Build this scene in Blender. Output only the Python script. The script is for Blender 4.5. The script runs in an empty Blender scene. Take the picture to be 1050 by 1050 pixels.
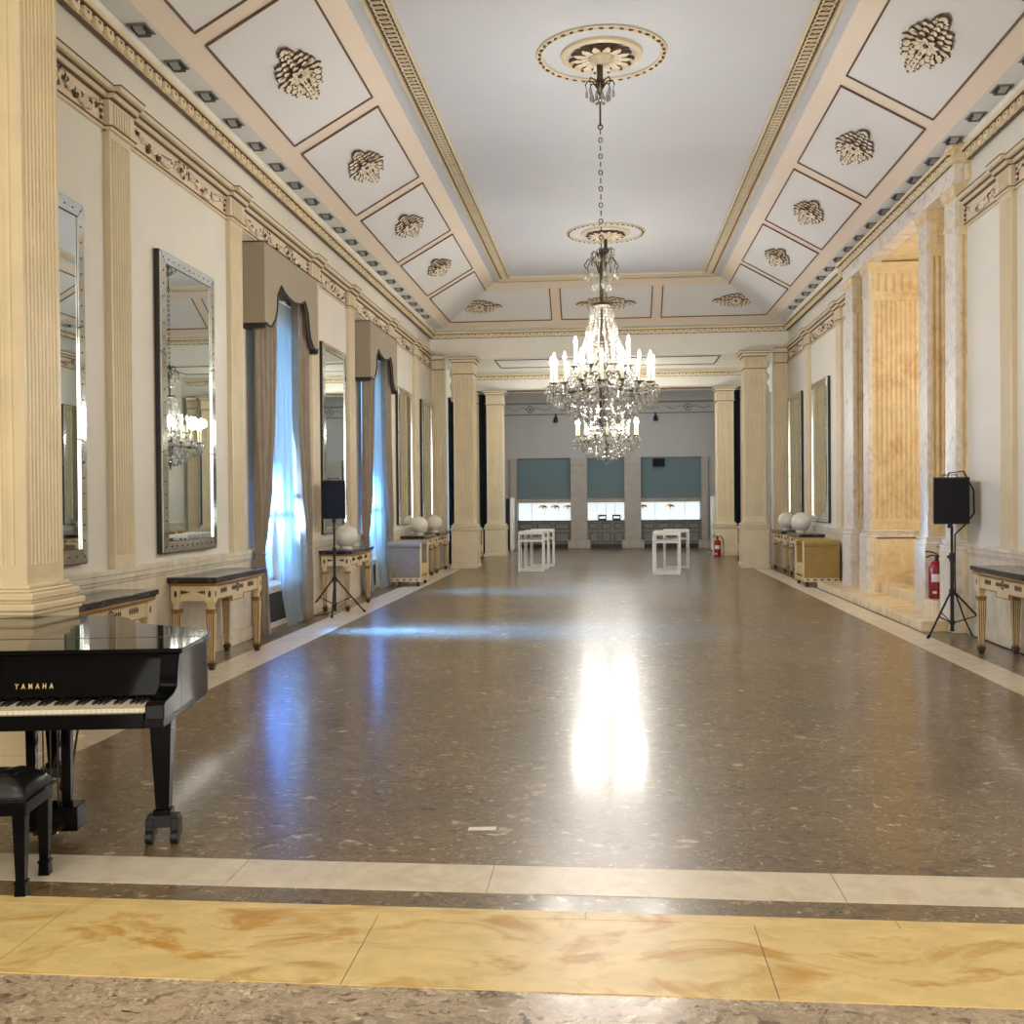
import bpy, math, random
from mathutils import Vector, Matrix, Euler
random.seed(7)
C = bpy.context.scene.collection
PI = math.pi
R = math.radians

# ---------------------------------------------------------------- camera, world, lights, exposure
SC = bpy.context.scene
SC.view_settings.view_transform = 'Standard'
SC.view_settings.look = 'None'
SC.view_settings.exposure = 0.0
SC.view_settings.gamma = 1.0
SC.view_settings.use_curve_mapping = False

def make_camera():
    yaw, pitch, roll = R(5.31), R(-0.66), R(0.49)
    F = Vector((-math.sin(yaw) * math.cos(pitch), math.cos(yaw) * math.cos(pitch), math.sin(pitch)))
    Rt = Vector((math.cos(yaw), math.sin(yaw), 0))
    U = Rt.cross(F)
    R2 = Rt * math.cos(roll) - U * math.sin(roll)
    U2 = U * math.cos(roll) + Rt * math.sin(roll)
    m = Matrix((R2, U2, -F)).transposed().to_4x4()
    m.translation = (0, 0, 1.65)
    cd = bpy.data.cameras.new('camera')
    cd.sensor_width = 36.0
    cd.sensor_fit = 'HORIZONTAL'
    cd.lens = 36.0 * 1055.0 / 1050.0
    cd.clip_start = 0.05
    cd.clip_end = 200
    o = bpy.data.objects.new('camera', cd)
    o.matrix_world = m
    C.objects.link(o)
    SC.camera = o
make_camera()

w = bpy.data.worlds.new('world')
SC.world = w
w.use_nodes = True
bg = w.node_tree.nodes['Background']
bg.inputs[0].default_value = (0.30, 0.58, 1.0, 1)
bg.inputs[1].default_value = 1.5

def area(name, loc, rot, sx, sy, power, col, spread=180):
    l = bpy.data.lights.new(name, 'AREA')
    l.shape = 'RECTANGLE'
    l.size, l.size_y = sx, sy
    l.energy = power
    l.color = col
    l.spread = R(spread)
    o = bpy.data.objects.new(name, l)
    o.location = loc
    o.rotation_euler = rot
    C.objects.link(o)
    return o

SKY = (0.20, 0.55, 1.0)
# daylight just outside the tall windows on the left
area('window_daylight', (-5.0, 13.25, 2.1), (0, R(-90), 0), 3.8, 1.5, 40, SKY)
# low daylight coming through the gap between the two halves of each sheer curtain
area('window_daylight', (-6.2, 12.84, 2.6), (0, R(-60), 0), 0.4, 0.8, 480, (0.07, 0.27, 1.0), 28)
area('window_daylight', (-6.6, 13.95, 2.3), (0, R(-90), 0), 2.2, 0.3, 110, (0.42, 0.66, 1.0), 9)
area('window_daylight', (-6.2, 18.48, 2.6), (0, R(-62), 0), 0.4, 0.7, 200, (0.07, 0.27, 1.0), 28)
area('window_daylight', (-5.0, 18.68, 2.1), (0, R(-90), 0), 3.8, 1.5, 40, SKY)
area('window_daylight', (-5.0, 28.0, 1.8), (0, R(-90), 0), 3.0, 1.2, 60, SKY)
# added overhead fill lights in the front room, no lamps known there
WARM = (1.0, 0.96, 0.88)
area('anteroom_overhead_fill', (-2.4, 1.2, 5.45), (0, 0, 0), 1.6, 3.0, 60, WARM)
area('anteroom_overhead_fill', (2.4, 1.2, 5.45), (0, 0, 0), 1.6, 3.0, 60, WARM)
# added fill light behind the camera, brightening faces turned towards it
area('anteroom_fill', (0.8, -5.6, 2.9), (R(90), 0, 0), 9.0, 4.6, 560, (1.0, 0.97, 0.90))
# lantern in the marble vestibule on the right
def lamp(name, loc, power, col, r):
    l = bpy.data.lights.new(name, 'POINT')
    l.energy, l.color, l.shadow_soft_size = power, col, r
    o = bpy.data.objects.new(name, l)
    o.location = loc
    C.objects.link(o)
lamp('vestibule_lamp', (5.85, 14.9, 3.6), 85, (1.0, 0.93, 0.78), 0.2)
# cold ceiling lamp of the bar room at the far end
area('bar_lamp', (0, 32.4, 5.2), (0, 0, 0), 4.0, 0.6, 48, (0.80, 0.92, 1.0))

# ---------------------------------------------------------------- material helpers
def srgb(r, g, b):
    f = lambda u: (u / 255) / 12.92 if u <= 10 else (((u / 255) + 0.055) / 1.055) ** 2.4
    return (f(r), f(g), f(b), 1)

class N:
    """small node graph builder"""
    def __init__(s, name):
        s.m = bpy.data.materials.new(name)
        s.m.use_nodes = True
        s.t = s.m.node_tree
        s.b = s.t.nodes['Principled BSDF']
        s.tc = s.t.nodes.new('ShaderNodeTexCoord')
    def n(s, kind, **kw):
        x = s.t.nodes.new(kind)
        for k, v in kw.items():
            setattr(x, k, v)
        return x
    def l(s, a, b):
        s.t.links.new(a, b)
    def mapping(s, scale=(1, 1, 1), rot=(0, 0, 0), src='Object'):
        m = s.n('ShaderNodeMapping')
        m.inputs['Scale'].default_value = scale
        m.inputs['Rotation'].default_value = rot
        s.l(s.tc.outputs[src], m.inputs[0])
        return m.outputs[0]
    def noise(s, vec, scale, detail=4, rough=0.55, dist=0.0):
        x = s.n('ShaderNodeTexNoise')
        x.inputs['Scale'].default_value = scale
        x.inputs['Detail'].default_value = detail
        x.inputs['Roughness'].default_value = rough
        x.inputs['Distortion'].default_value = dist
        s.l(vec, x.inputs['Vector'])
        return x
    def ramp(s, fac, stops):
        x = s.n('ShaderNodeValToRGB')
        e = x.color_ramp.elements
        while len(e) < len(stops):
            e.new(0.5)
        for i, (p, c) in enumerate(stops):
            e[i].position = p
            e[i].color = c
        s.l(fac, x.inputs[0])
        return x.outputs[0]
    def mix(s, fac, a, b, mode='MIX'):
        x = s.n('ShaderNodeMix', data_type='RGBA', blend_type=mode)
        for inp, v in ((x.inputs[0], fac), (x.inputs[6], a), (x.inputs[7], b)):
            if isinstance(v, (int, float, tuple)):
                inp.default_value = v
            else:
                s.l(v, inp)
        return x.outputs[2]
    def bump(s, h, strength, dist=0.01):
        x = s.n('ShaderNodeBump')
        x.inputs['Strength'].default_value = strength
        x.inputs['Distance'].default_value = dist
        s.l(h, x.inputs['Height'])
        s.l(x.outputs[0], s.b.inputs['Normal'])
    def col(s, v):
        if isinstance(v, tuple):
            s.b.inputs['Base Color'].default_value = v
        else:
            s.l(v, s.b.inputs['Base Color'])
    def set(s, **kw):
        for k, v in kw.items():
            s.b.inputs[k.replace('_', ' ')].default_value = v
        return s

def plain(name, c, rough=0.5, metal=0.0, var=0.06, scale=6.0, **kw):
    n = N(name)
    nz = n.noise(n.mapping(), scale, 5)
    d = tuple(max(0, x * (1 - var * 2)) for x in c[:3]) + (1,)
    u = tuple(min(1, x * (1 + var)) for x in c[:3]) + (1,)
    n.col(n.ramp(nz.outputs[0], [(0.3, d), (0.7, u)]))
    n.set(Roughness=rough, Metallic=metal, **kw)
    return n.m

def emit(name, c, strength):
    n = N(name)
    n.set(Emission_Strength=strength, Roughness=0.4)
    n.b.inputs['Emission Color'].default_value = c
    n.col(c)
    return n.m

M = {}
M['wall'] = plain('cream_plaster', srgb(228, 222, 208), 0.6, var=0.025, scale=1.2)
M['wall_white'] = plain('white_plaster', srgb(232, 228, 216), 0.6, var=0.02, scale=1.2)
M['ceil'] = plain('pale_ceiling', srgb(222, 219, 215), 0.65, var=0.02, scale=0.6)
M['ceil_flat'] = plain('grey_white_ceiling', srgb(203, 204, 206), 0.65, var=0.02, scale=0.6)
M['ceil_pink'] = plain('warm_ceiling_border', srgb(229, 211, 190), 0.6, var=0.02, scale=0.8)
M['band'] = plain('grey_ceiling_band', srgb(232, 231, 228), 0.6, var=0.02, scale=1)
M['trim'] = plain('cream_trim', srgb(222, 206, 174), 0.45, var=0.04, scale=3)
M['trim_warm'] = plain('warm_cream_trim', srgb(234, 216, 178), 0.42, var=0.04, scale=3)
M['frieze'] = plain('frieze_ground', srgb(228, 208, 182), 0.5, var=0.03, scale=4)
M['ornament'] = plain('ornament_cream', srgb(226, 211, 184), 0.45, var=0.08, scale=30)
M['gilt'] = plain('aged_brown_gilding', srgb(92, 68, 44), 0.45, var=0.25, scale=40)
M['line'] = plain('brown_line', srgb(104, 80, 58), 0.55, var=0.1, scale=10)
M['black'] = plain('piano_black', (0.003, 0.003, 0.0035, 1), 0.05, var=0.0, Specular_IOR_Level=0.10)
M['satin_black'] = plain('satin_black', (0.008, 0.008, 0.009, 1), 0.45, var=0.1)
M['cloth_black'] = plain('speaker_cloth', (0.006, 0.006, 0.008, 1), 0.9, var=0.2, scale=80)
M['leather'] = plain('black_leather', (0.010, 0.010, 0.011, 1), 0.32, var=0.2, scale=20)
M['ivory'] = plain('ivory_white', srgb(240, 228, 200), 0.25, var=0.01)
M['brass'] = plain('brass', (0.72, 0.52, 0.22, 1), 0.3, 1.0, var=0.1, scale=20)
M['bronze'] = plain('dark_bronze', (0.10, 0.075, 0.055, 1), 0.4, 0.8, var=0.2, scale=30)
M['steel'] = plain('steel', (0.6, 0.6, 0.6, 1), 0.25, 1.0, var=0.05)
M['white_paint'] = plain('white_paint', srgb(240, 239, 236), 0.35, var=0.02)
M['vase'] = plain('white_ceramic', srgb(226, 220, 206), 0.3, var=0.04, scale=9)
M['red'] = plain('extinguisher_red', srgb(140, 8, 20), 0.3, var=0.05)
M['label'] = plain('sticker_white', srgb(226, 214, 214), 0.5, var=0.05, scale=60)
M['paper'] = plain('paper', srgb(238, 236, 228), 0.7, var=0.02)
M['taupe'] = plain('taupe_velvet', srgb(150, 136, 118), 0.85, var=0.08, scale=5, Sheen_Weight=0.3)
M['pelmet'] = plain('pelmet_fabric', srgb(160, 147, 127), 0.85, var=0.05, scale=60)
M['fringe'] = plain('dark_braid', srgb(58, 54, 52), 0.8, var=0.2, scale=60)
M['light_greyed_velvet'] = plain('light_greyed_velvet', srgb(150, 136, 114), 0.85, var=0.07, scale=8, Sheen_Weight=0.2)  # gold velvet greyed in its colour to imitate light on the left chairs
M['gold_velvet'] = plain('gold_velvet', srgb(166, 138, 76), 0.8, var=0.08, scale=8, Sheen_Weight=0.2)
M['straw_velvet'] = plain('straw_velvet', srgb(206, 182, 128), 0.8, var=0.06, scale=8)
M['console'] = plain('console_cream', srgb(226, 206, 166), 0.4, var=0.06, scale=14)
M['console_gold'] = plain('console_gold', srgb(158, 118, 58), 0.4, 0.25, var=0.15, scale=20)
M['ornament_dark'] = plain('ornament_umber', srgb(72, 50, 26), 0.5, var=0.2, scale=30)
M['mirror'] = plain('mirror_glass', (0.74, 0.80, 0.79, 1), 0.012, 1.0, var=0.0)
M['mirror_edge'] = plain('bevelled_mirror', (0.80, 0.82, 0.80, 1), 0.09, 1.0, var=0.08, scale=30)
M['mirror_frame'] = plain('mirror_backing', (0.022, 0.02, 0.018, 1), 0.35, var=0.1)
M['dl_dark'] = plain('downlight_dark', (0.03, 0.03, 0.032, 1), 0.4, var=0.1)
M['dl_grey'] = plain('downlight_grey', srgb(168, 168, 166), 0.4, var=0.03)
M['teal'] = plain('teal_blind', srgb(112, 132, 138), 0.8, var=0.05, scale=30)
M['bar_grey'] = plain('bar_grey_panel', srgb(128, 126, 120), 0.5, var=0.05, scale=8)
M['bar_stone'] = plain('bar_stone', srgb(176, 168, 156), 0.45, var=0.08, scale=4)
M['bar_wall'] = plain('bar_room_wall', srgb(186, 184, 180), 0.6, var=0.03, scale=1)
M['navy'] = plain('navy_cloth', srgb(38, 48, 66), 0.85, var=0.15, scale=6)
M['joint'] = plain('grey_joint', srgb(168, 182, 188), 0.5, var=0.02)
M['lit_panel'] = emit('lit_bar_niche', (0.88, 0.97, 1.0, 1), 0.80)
M['bulb'] = emit('candle_bulb', (1.0, 0.90, 0.72, 1), 25)
M['wax'] = plain('candle_sleeve', srgb(196, 182, 150), 0.4, var=0.02)

def crystal_mat():
    n = N('cut_crystal')
    t = n.t
    tr = n.n('ShaderNodeBsdfTransparent')
    gl = n.n('ShaderNodeBsdfGlossy')
    gl.inputs['Roughness'].default_value = 0.08
    tl = n.n('ShaderNodeBsdfTranslucent')
    tl.inputs[0].default_value = (0.36, 0.34, 0.29, 1)
    df = n.n('ShaderNodeBsdfDiffuse')
    df.inputs[0].default_value = (0.36, 0.34, 0.29, 1)
    a, b, c = n.n('ShaderNodeMixShader'), n.n('ShaderNodeMixShader'), n.n('ShaderNodeMixShader')
    a.inputs[0].default_value = 0.5
    n.l(tl.outputs[0], a.inputs[1]); n.l(df.outputs[0], a.inputs[2])
    b.inputs[0].default_value = 0.38
    n.l(a.outputs[0], b.inputs[1]); n.l(gl.outputs[0], b.inputs[2])
    c.inputs[0].default_value = 0.66
    n.l(tr.outputs[0], c.inputs[1]); n.l(b.outputs[0], c.inputs[2])
    n.l(c.outputs[0], t.nodes['Material Output'].inputs[0])
    return n.m
M['crystal'] = crystal_mat()

def sheer_mat():
    n = N('sheer_curtain')
    tr = n.n('ShaderNodeBsdfTransparent')
    tl = n.n('ShaderNodeBsdfTranslucent')
    tl.inputs[0].default_value = (0.46, 0.54, 0.60, 1)
    df = n.n('ShaderNodeBsdfDiffuse')
    df.inputs[0].default_value = (0.46, 0.54, 0.60, 1)
    a, b = n.n('ShaderNodeMixShader'), n.n('ShaderNodeMixShader')
    a.inputs[0].default_value = 0.3
    n.l(tl.outputs[0], a.inputs[1]); n.l(df.outputs[0], a.inputs[2])
    b.inputs[0].default_value = 0.55
    n.l(tr.outputs[0], b.inputs[1]); n.l(a.outputs[0], b.inputs[2])
    n.l(b.outputs[0], n.t.nodes['Material Output'].inputs[0])
    return n.m
M['sheer'] = sheer_mat()

def glass_mat():
    n = N('window_glass')
    tr = n.n('ShaderNodeBsdfTransparent')
    gl = n.n('ShaderNodeBsdfGlossy')
    gl.inputs['Roughness'].default_value = 0.02
    b = n.n('ShaderNodeMixShader')
    b.inputs[0].default_value = 0.06
    n.l(tr.outputs[0], b.inputs[1]); n.l(gl.outputs[0], b.inputs[2])
    n.l(b.outputs[0], n.t.nodes['Material Output'].inputs[0])
    return n.m
M['glass'] = glass_mat()

def breccia(name, dark, mid, light, rough, sc=1.0, wav=0.0, coat=0.0):
    """stone made of angular fragments of mixed browns set in a darker matrix"""
    n = N(name)
    v = n.mapping((sc, sc, sc))
    warp = n.noise(v, 3.0, 5, 0.65)
    add = n.n('ShaderNodeVectorMath', operation='MULTIPLY_ADD')
    n.l(warp.outputs['Color'], add.inputs[0])
    add.inputs[1].default_value = (0.32, 0.32, 0.32)
    n.l(v, add.inputs[2])
    st = n.n('ShaderNodeMapping')
    st.inputs['Scale'].default_value = (1.0, 1.7, 1.0)
    st.inputs['Rotation'].default_value = (0, 0, 0.45)
    n.l(add.outputs[0], st.inputs[0])
    def frag(scale, ch):
        a = n.n('ShaderNodeTexVoronoi')
        a.inputs['Scale'].default_value = scale
        n.l(st.outputs[0], a.inputs['Vector'])
        e = n.n('ShaderNodeTexVoronoi', feature='DISTANCE_TO_EDGE')
        e.inputs['Scale'].default_value = scale
        n.l(st.outputs[0], e.inputs['Vector'])
        sp = n.n('ShaderNodeSeparateColor')
        n.l(a.outputs['Color'], sp.inputs[0])
        m2 = tuple(x * .72 for x in mid[:3]) + (1,)
        m3 = (mid[0] * 1.18, mid[1] * 1.18, mid[2] * 1.22, 1)
        mv = (mid[0] * 1.0, mid[1] * .93, mid[2] * .98, 1)
        c = n.ramp(sp.outputs[ch], [(0.0, dark), (0.18, m2), (0.40, mid), (0.58, mv), (0.74, m3), (0.90, m2), (0.985, light)])
        edge = n.ramp(e.outputs['Distance'], [(0.0, (1, 1, 1, 1)), (0.07, (0, 0, 0, 1))])
        return n.mix(edge, c, m2)
    c1, c2, c3 = frag(14, 0), frag(34, 1), frag(80, 2)
    k1 = n.ramp(n.noise(v, 3.1, 4, .6).outputs[0], [(0.44, (0, 0, 0, 1)), (0.52, (1, 1, 1, 1))])
    k2 = n.ramp(n.noise(v, 7.3, 4, .6).outputs[0], [(0.46, (0, 0, 0, 1)), (0.54, (1, 1, 1, 1))])
    c = n.mix(k1, n.mix(k2, c2, c3), n.mix(k2, c1, c2))
    fine = n.noise(st.outputs[0], 60, 5, 0.7)
    c = n.mix(0.55, c, n.ramp(fine.outputs[0], [(0.3, (0.62, 0.6, 0.58, 1)), (0.7, (1.42, 1.40, 1.36, 1))]), 'MULTIPLY')
    vein = n.noise(st.outputs[0], 6, 6, 0.7, 1.8)
    c = n.mix(n.ramp(vein.outputs[0], [(0.585, (0, 0, 0, 1)), (0.61, (0.45, 0.45, 0.45, 1)), (0.635, (0, 0, 0, 1))]), c, light)
    big = n.noise(v, 0.8, 4, 0.6)
    c = n.mix(0.6, c, n.ramp(big.outputs[0], [(0.35, (0.66, 0.65, 0.64, 1)), (0.65, (1.25, 1.23, 1.18, 1))]), 'MULTIPLY')
    n.col(c)
    n.set(Roughness=rough, Coat_Weight=coat, Coat_Roughness=0.14, Specular_IOR_Level=0.75)
    if wav:
        h = n.noise(n.mapping((1, 1, 1)), 3.0, 2)
        n.bump(h.outputs[0], wav, 0.02)
    return n.m
M['floor'] = breccia('polished_brown_breccia', srgb(50, 38, 24), srgb(120, 99, 66), srgb(204, 184, 150), 0.33, 1.0, 0.015, 0.26)
M['floor_near'] = breccia('pale_brown_breccia', srgb(100, 82, 64), srgb(190, 172, 146), srgb(230, 216, 192), 0.22, 0.9)

def marble(name, base, vein, rough=0.25, scale=1.0, stretch=(1, 1, 1), lo=0.5, hi=0.72):
    n = N(name)
    v = n.mapping(tuple(scale * x for x in stretch))
    a = n.noise(v, 1.6, 8, 0.62, 1.4)
    b = n.noise(v, 6.0, 6, 0.6, 0.6)
    c = n.ramp(a.outputs[0], [(0.30, base), (lo, base), (hi, vein), (0.85, base)])
    d = n.ramp(b.outputs[0], [(0.35, (0.88, 0.87, 0.85, 1)), (0.65, (1.05, 1.05, 1.05, 1))])
    n.col(n.mix(1.0, c, d, 'MULTIPLY'))
    n.set(Roughness=rough)
    return n.m
M['siena'] = marble('yellow_siena_marble', srgb(232, 204, 138), srgb(200, 148, 56), 0.36, 1.3, (0.8, 1.5, 1), .52, .64)
M['siena_wall'] = marble('yellow_wall_marble', srgb(236, 216, 176), srgb(206, 166, 108), 0.3, 1.2, (1, 1, 0.8))
M['pale_marble'] = marble('pale_beige_marble', srgb(226, 213, 190), srgb(210, 194, 168), 0.34, 1.5)
M['white_marble'] = marble('white_veined_marble', srgb(232, 224, 212), srgb(196, 180, 168), 0.45, 1.6)
M['dado'] = marble('cream_dado_marble', srgb(226, 216, 196), srgb(206, 190, 164), 0.35, 1.2)
M['black_marble'] = marble('black_marble', (0.020, 0.020, 0.022, 1), (0.10, 0.10, 0.10, 1), 0.12, 3.0)

# ---------------------------------------------------------------- mesh builder
class MB:
    def __init__(s):
        s.v, s.f, s.m = [], [], []
    def add(s, vs, fs, m=0):
        o = len(s.v)
        s.v.extend([tuple(p) for p in vs])
        for f in fs:
            s.f.append([o + i for i in f]); s.m.append(m)
        return s
    def box(s, x0, x1, y0, y1, z0, z1, m=0):
        v = [(x0, y0, z0), (x1, y0, z0), (x1, y1, z0), (x0, y1, z0), (x0, y0, z1), (x1, y0, z1), (x1, y1, z1), (x0, y1, z1)]
        return s.add(v, [(0, 3, 2, 1), (4, 5, 6, 7), (0, 1, 5, 4), (1, 2, 6, 5), (2, 3, 7, 6), (3, 0, 4, 7)], m)
    def frustum(s, cx, cy, z0, z1, a0, b0, a1, b1, m=0):
        v = [(cx - a0, cy - b0, z0), (cx + a0, cy - b0, z0), (cx + a0, cy + b0, z0), (cx - a0, cy + b0, z0),
             (cx - a1, cy - b1, z1), (cx + a1, cy - b1, z1), (cx + a1, cy + b1, z1), (cx - a1, cy + b1, z1)]
        return s.add(v, [(0, 3, 2, 1), (4, 5, 6, 7), (0, 1, 5, 4), (1, 2, 6, 5), (2, 3, 7, 6), (3, 0, 4, 7)], m)
    def prism(s, poly, z0, z1, m=0, f=lambda a, b, c: (a, b, c)):
        """poly: list of (a,b); extruded along the third axis; f maps (a,b,c) to xyz"""
        n = len(poly)
        v = [f(a, b, z0) for a, b in poly] + [f(a, b, z1) for a, b in poly]
        fs = [tuple(range(n))[::-1], tuple(range(n, 2 * n))]
        fs += [(i, (i + 1) % n, n + (i + 1) % n, n + i) for i in range(n)]
        return s.add(v, fs, m)
    def loft(s, rings, m=0, close=True, caps=True):
        n = len(rings[0])
        v = [p for r in rings for p in r]
        fs = []
        for k in range(len(rings) - 1):
            for i in range(n if close else n - 1):
                j = (i + 1) % n
                fs.append((k * n + i, k * n + j, (k + 1) * n + j, (k + 1) * n + i))
        if caps and close:
            fs.append(tuple(range(n))[::-1])
            fs.append(tuple(range((len(rings) - 1) * n, len(rings) * n)))
        return s.add(v, fs, m)
    def lathe(s, prof, n=24, c=(0, 0, 0), m=0, sy=1.0, caps=True):
        rings = [[(c[0] + max(r, 1e-4) * math.cos(2 * PI * i / n), c[1] + sy * max(r, 1e-4) * math.sin(2 * PI * i / n), c[2] + z) for i in range(n)] for r, z in prof]
        return s.loft(rings, m, caps=caps)
    def tube(s, path, r, n=8, m=0, closed=False):
        path = [Vector(p) for p in path]
        rings = []
        L = len(path)
        up = None
        for i, p in enumerate(path):
            if closed:
                t = path[(i + 1) % L] - path[i - 1]
            else:
                t = path[min(i + 1, L - 1)] - path[max(i - 1, 0)]
            t.normalize()
            if up is None:
                up = Vector((0, 0, 1)) if abs(t.z) < 0.9 else Vector((1, 0, 0))
            a = t.cross(up)
            if a.length < 1e-5:
                a = t.cross(Vector((0, 1, 0)))
            a.normalize()
            b = t.cross(a).normalized()
            up = -b if False else up
            rr = r[i] if isinstance(r, (list, tuple)) else r
            rings.append([p + a * rr * math.cos(2 * PI * k / n) + b * rr * math.sin(2 * PI * k / n) for k in range(n)])
        if closed:
            rings.append(rings[0])
        return s.loft(rings, m, caps=not closed)
    def cyl(s, p0, p1, r0, r1=None, n=12, m=0):
        return s.tube([p0, p1], [r0, r0 if r1 is None else r1], n, m)
    def ell(s, c, rx, ry, rz, nu=8, nv=5, m=0, rot=None):
        rot = rot or Matrix.Identity(3)
        c = Vector(c)
        rings = []
        for j in range(nv + 1):
            a = -PI / 2 + PI * j / nv
            k = max(math.cos(a), 0.02)
            rings.append([c + rot @ Vector((rx * k * math.cos(2 * PI * i / nu), ry * k * math.sin(2 * PI * i / nu), rz * math.sin(a))) for i in range(nu)])
        return s.loft(rings, m)
    def torus(s, c, R_, r, n=16, k=6, m=0, rot=None, sx=1, sy=1):
        rot = rot or Matrix.Identity(3)
        path = [Vector(c) + rot @ Vector((R_ * sx * math.cos(2 * PI * i / n), R_ * sy * math.sin(2 * PI * i / n), 0)) for i in range(n)]
        return s.tube(path, r, k, m, True)
    def xf(s, mat):
        s.v = [tuple(mat @ Vector(p)) for p in s.v]
        return s
    def join(s, o, mat=None):
        off = len(s.v)
        s.v.extend([tuple(mat @ Vector(p)) if mat else p for p in o.v])
        s.f.extend([[off + i for i in f] for f in o.f])
        s.m.extend(o.m)
        return s
    def build(s, name, mats, parent=None, loc=None, rot=None, bevel=0, smooth=35):
        me = bpy.data.meshes.new(name)
        me.from_pydata(s.v, [], s.f)
        for mt in (mats if isinstance(mats, (list, tuple)) else [mats]):
            me.materials.append(M[mt])
        me.polygons.foreach_set('material_index', s.m)
        import bmesh
        bm = bmesh.new()
        bm.from_mesh(me)
        bmesh.ops.recalc_face_normals(bm, faces=bm.faces)
        bm.to_mesh(me)
        bm.free()
        if smooth:
            me.polygons.foreach_set('use_smooth', [True] * len(me.polygons))
            me.set_sharp_from_angle(angle=R(smooth))
        o = bpy.data.objects.new(name, me)
        C.objects.link(o)
        if parent:
            o.parent = parent
        if loc:
            o.location = loc
        if rot:
            o.rotation_euler = rot
        if bevel:
            b = o.modifiers.new('bevel', 'BEVEL')
            b.width = bevel
            b.segments = 2
            b.limit_method = 'ANGLE'
            b.angle_limit = R(40)
        return o

def tag(o, label=None, cat=None, group=None, kind=None):
    if label: o['label'] = label
    if cat: o['category'] = cat
    if group: o['group'] = group
    if kind: o['kind'] = kind
    return o

def empty(name, loc, rz=0, label=None, cat=None, group=None, rot=None):
    o = bpy.data.objects.new(name, None)
    C.objects.link(o)
    o.location = loc
    o.rotation_euler = rot or (0, 0, rz)
    o.empty_display_size = 0.1
    return tag(o, label, cat, group)

def copy_tree(o, label, loc=None, rz=None, parent=None, group=None):
    c = o.copy()
    C.objects.link(c)
    if parent: c.parent = parent
    else:
        if label: c['label'] = label
        if group: c['group'] = group
        if loc is not None: c.location = loc
        if rz is not None: c.rotation_euler = (0, 0, rz)
    for ch in list(KIDS.get(o.name, [])):
        cc = copy_tree(ch, None, parent=c)
        KIDS.setdefault(c.name, []).append(cc)
    return c
KIDS = {}
def index_kids(root):
    """remember the children of a thing so that copying does not search the whole scene"""
    stack = [root]
    allo = list(C.objects)
    by = {}
    for x in allo:
        if x.parent: by.setdefault(x.parent.name, []).append(x)
    while stack:
        a = stack.pop()
        KIDS[a.name] = by.get(a.name, [])
        stack.extend(KIDS[a.name])

def struct(o, label=None):
    o['kind'] = 'structure'
    if label: o['label'] = label
    return o

# ================================================================ THE SETTING
W = 4.33            # half width of the hall (wall planes)
Y0, YE = 6.6, 25.1  # hall from the near piers to the end wall
YB = 34.9           # back wall of the bar room
k = lambda y: y * 1.021
kz = lambda z: 1.65 + (z - 1.65) * 1.021
DADO = 1.08
FR0, FR1, CO1 = 4.92, 5.14, 5.26   # frieze bottom, frieze top, cornice top
DT0, DT1 = 5.64, 5.74              # dentil course

def slabs(name, mat, spans, z0, z1, along='x', fixed=(0, 1), label=None):
    mb = MB()
    for a, b in spans:
        if along == 'x': mb.box(a + .002, b - .002, fixed[0], fixed[1], z0, z1)
        else: mb.box(fixed[0], fixed[1], a + .002, b - .002, z0, z1)
    return struct(mb.build(name, mat, smooth=0), label)

# floors
struct(MB().box(-6.2, 6.8, 3.42, 36, -0.3, 0.0).build('floor', 'floor', smooth=0), 'polished brown breccia floor of the long hall')
struct(MB().box(-6.2, 6.8, -6, 3.42, -0.3, 0.001).build('floor_near', 'floor_near', smooth=0), 'paler brown breccia floor in front of the yellow threshold')
xs = [-6.0, -4.4, -2.9, -1.66, -0.52, 0.96, 2.4, 3.9, 5.4]
slabs('trim_1', 'pale_marble', list(zip(xs[:-1], xs[1:])), -0.05, 0.002, 'x', (4.275, 4.60), 'pale marble strip across the floor beyond the yellow threshold')
ys = [4.6 + 1.45 * i for i in range(15)]
slabs('trim_2', 'pale_marble', list(zip(ys[:-1], ys[1:])), -0.05, 0.002, 'y', (-3.97, -3.52), 'pale marble strip along the left side of the floor')
slabs('trim_3', 'pale_marble', list(zip(ys[:-1], ys[1:])), -0.05, 0.002, 'y', (3.40, 3.76), 'pale marble strip along the right side of the floor')
xs = [-6.0, -3.6, -2.2, -0.92, 0.55, 1.9, 3.3, 5.4]
slabs('trim_4', 'siena', list(zip(xs[:-1], xs[1:])), -0.05, 0.004, 'x', (3.42, 4.02), 'wide yellow marble threshold band across the floor')
xs = [-6.0, -2.9, -0.1, 1.1, 2.7, 5.4]
slabs('trim_5', 'siena', list(zip(xs[:-1], xs[1:])), -0.05, 0.005, 'x', (4.022, 4.095), 'narrow yellow marble edging of the threshold')

# walls of the hall
def wall_with_openings(name, x0, x1, spans, ya, yb, ztop, mat, label):
    mb = MB()
    y = ya
    for (a, b, zt) in spans:
        mb.box(x0, x1, y, a, 0, ztop)
        mb.box(x0, x1, a, b, zt, ztop)
        y = b
    mb.box(x0, x1, y, yb, 0, ztop)
    return struct(mb.build(name, mat, smooth=0), label)
WIN = [(12.45, 14.05, 4.0), (17.9, 19.45, 4.0)]
wall_with_openings('wall_left', -W - 0.45, -W, WIN + [(27.4, 28.6, 3.4)], 6.6, YB, 5.9, 'wall', 'cream plaster wall on the left with tall windows')
wall_with_openings('wall_right', W, W + 0.45, [(12.865, 18.625, 5.44)], 6.6, YB, 5.9, 'wall', 'cream plaster wall on the right with the marble screen')
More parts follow.
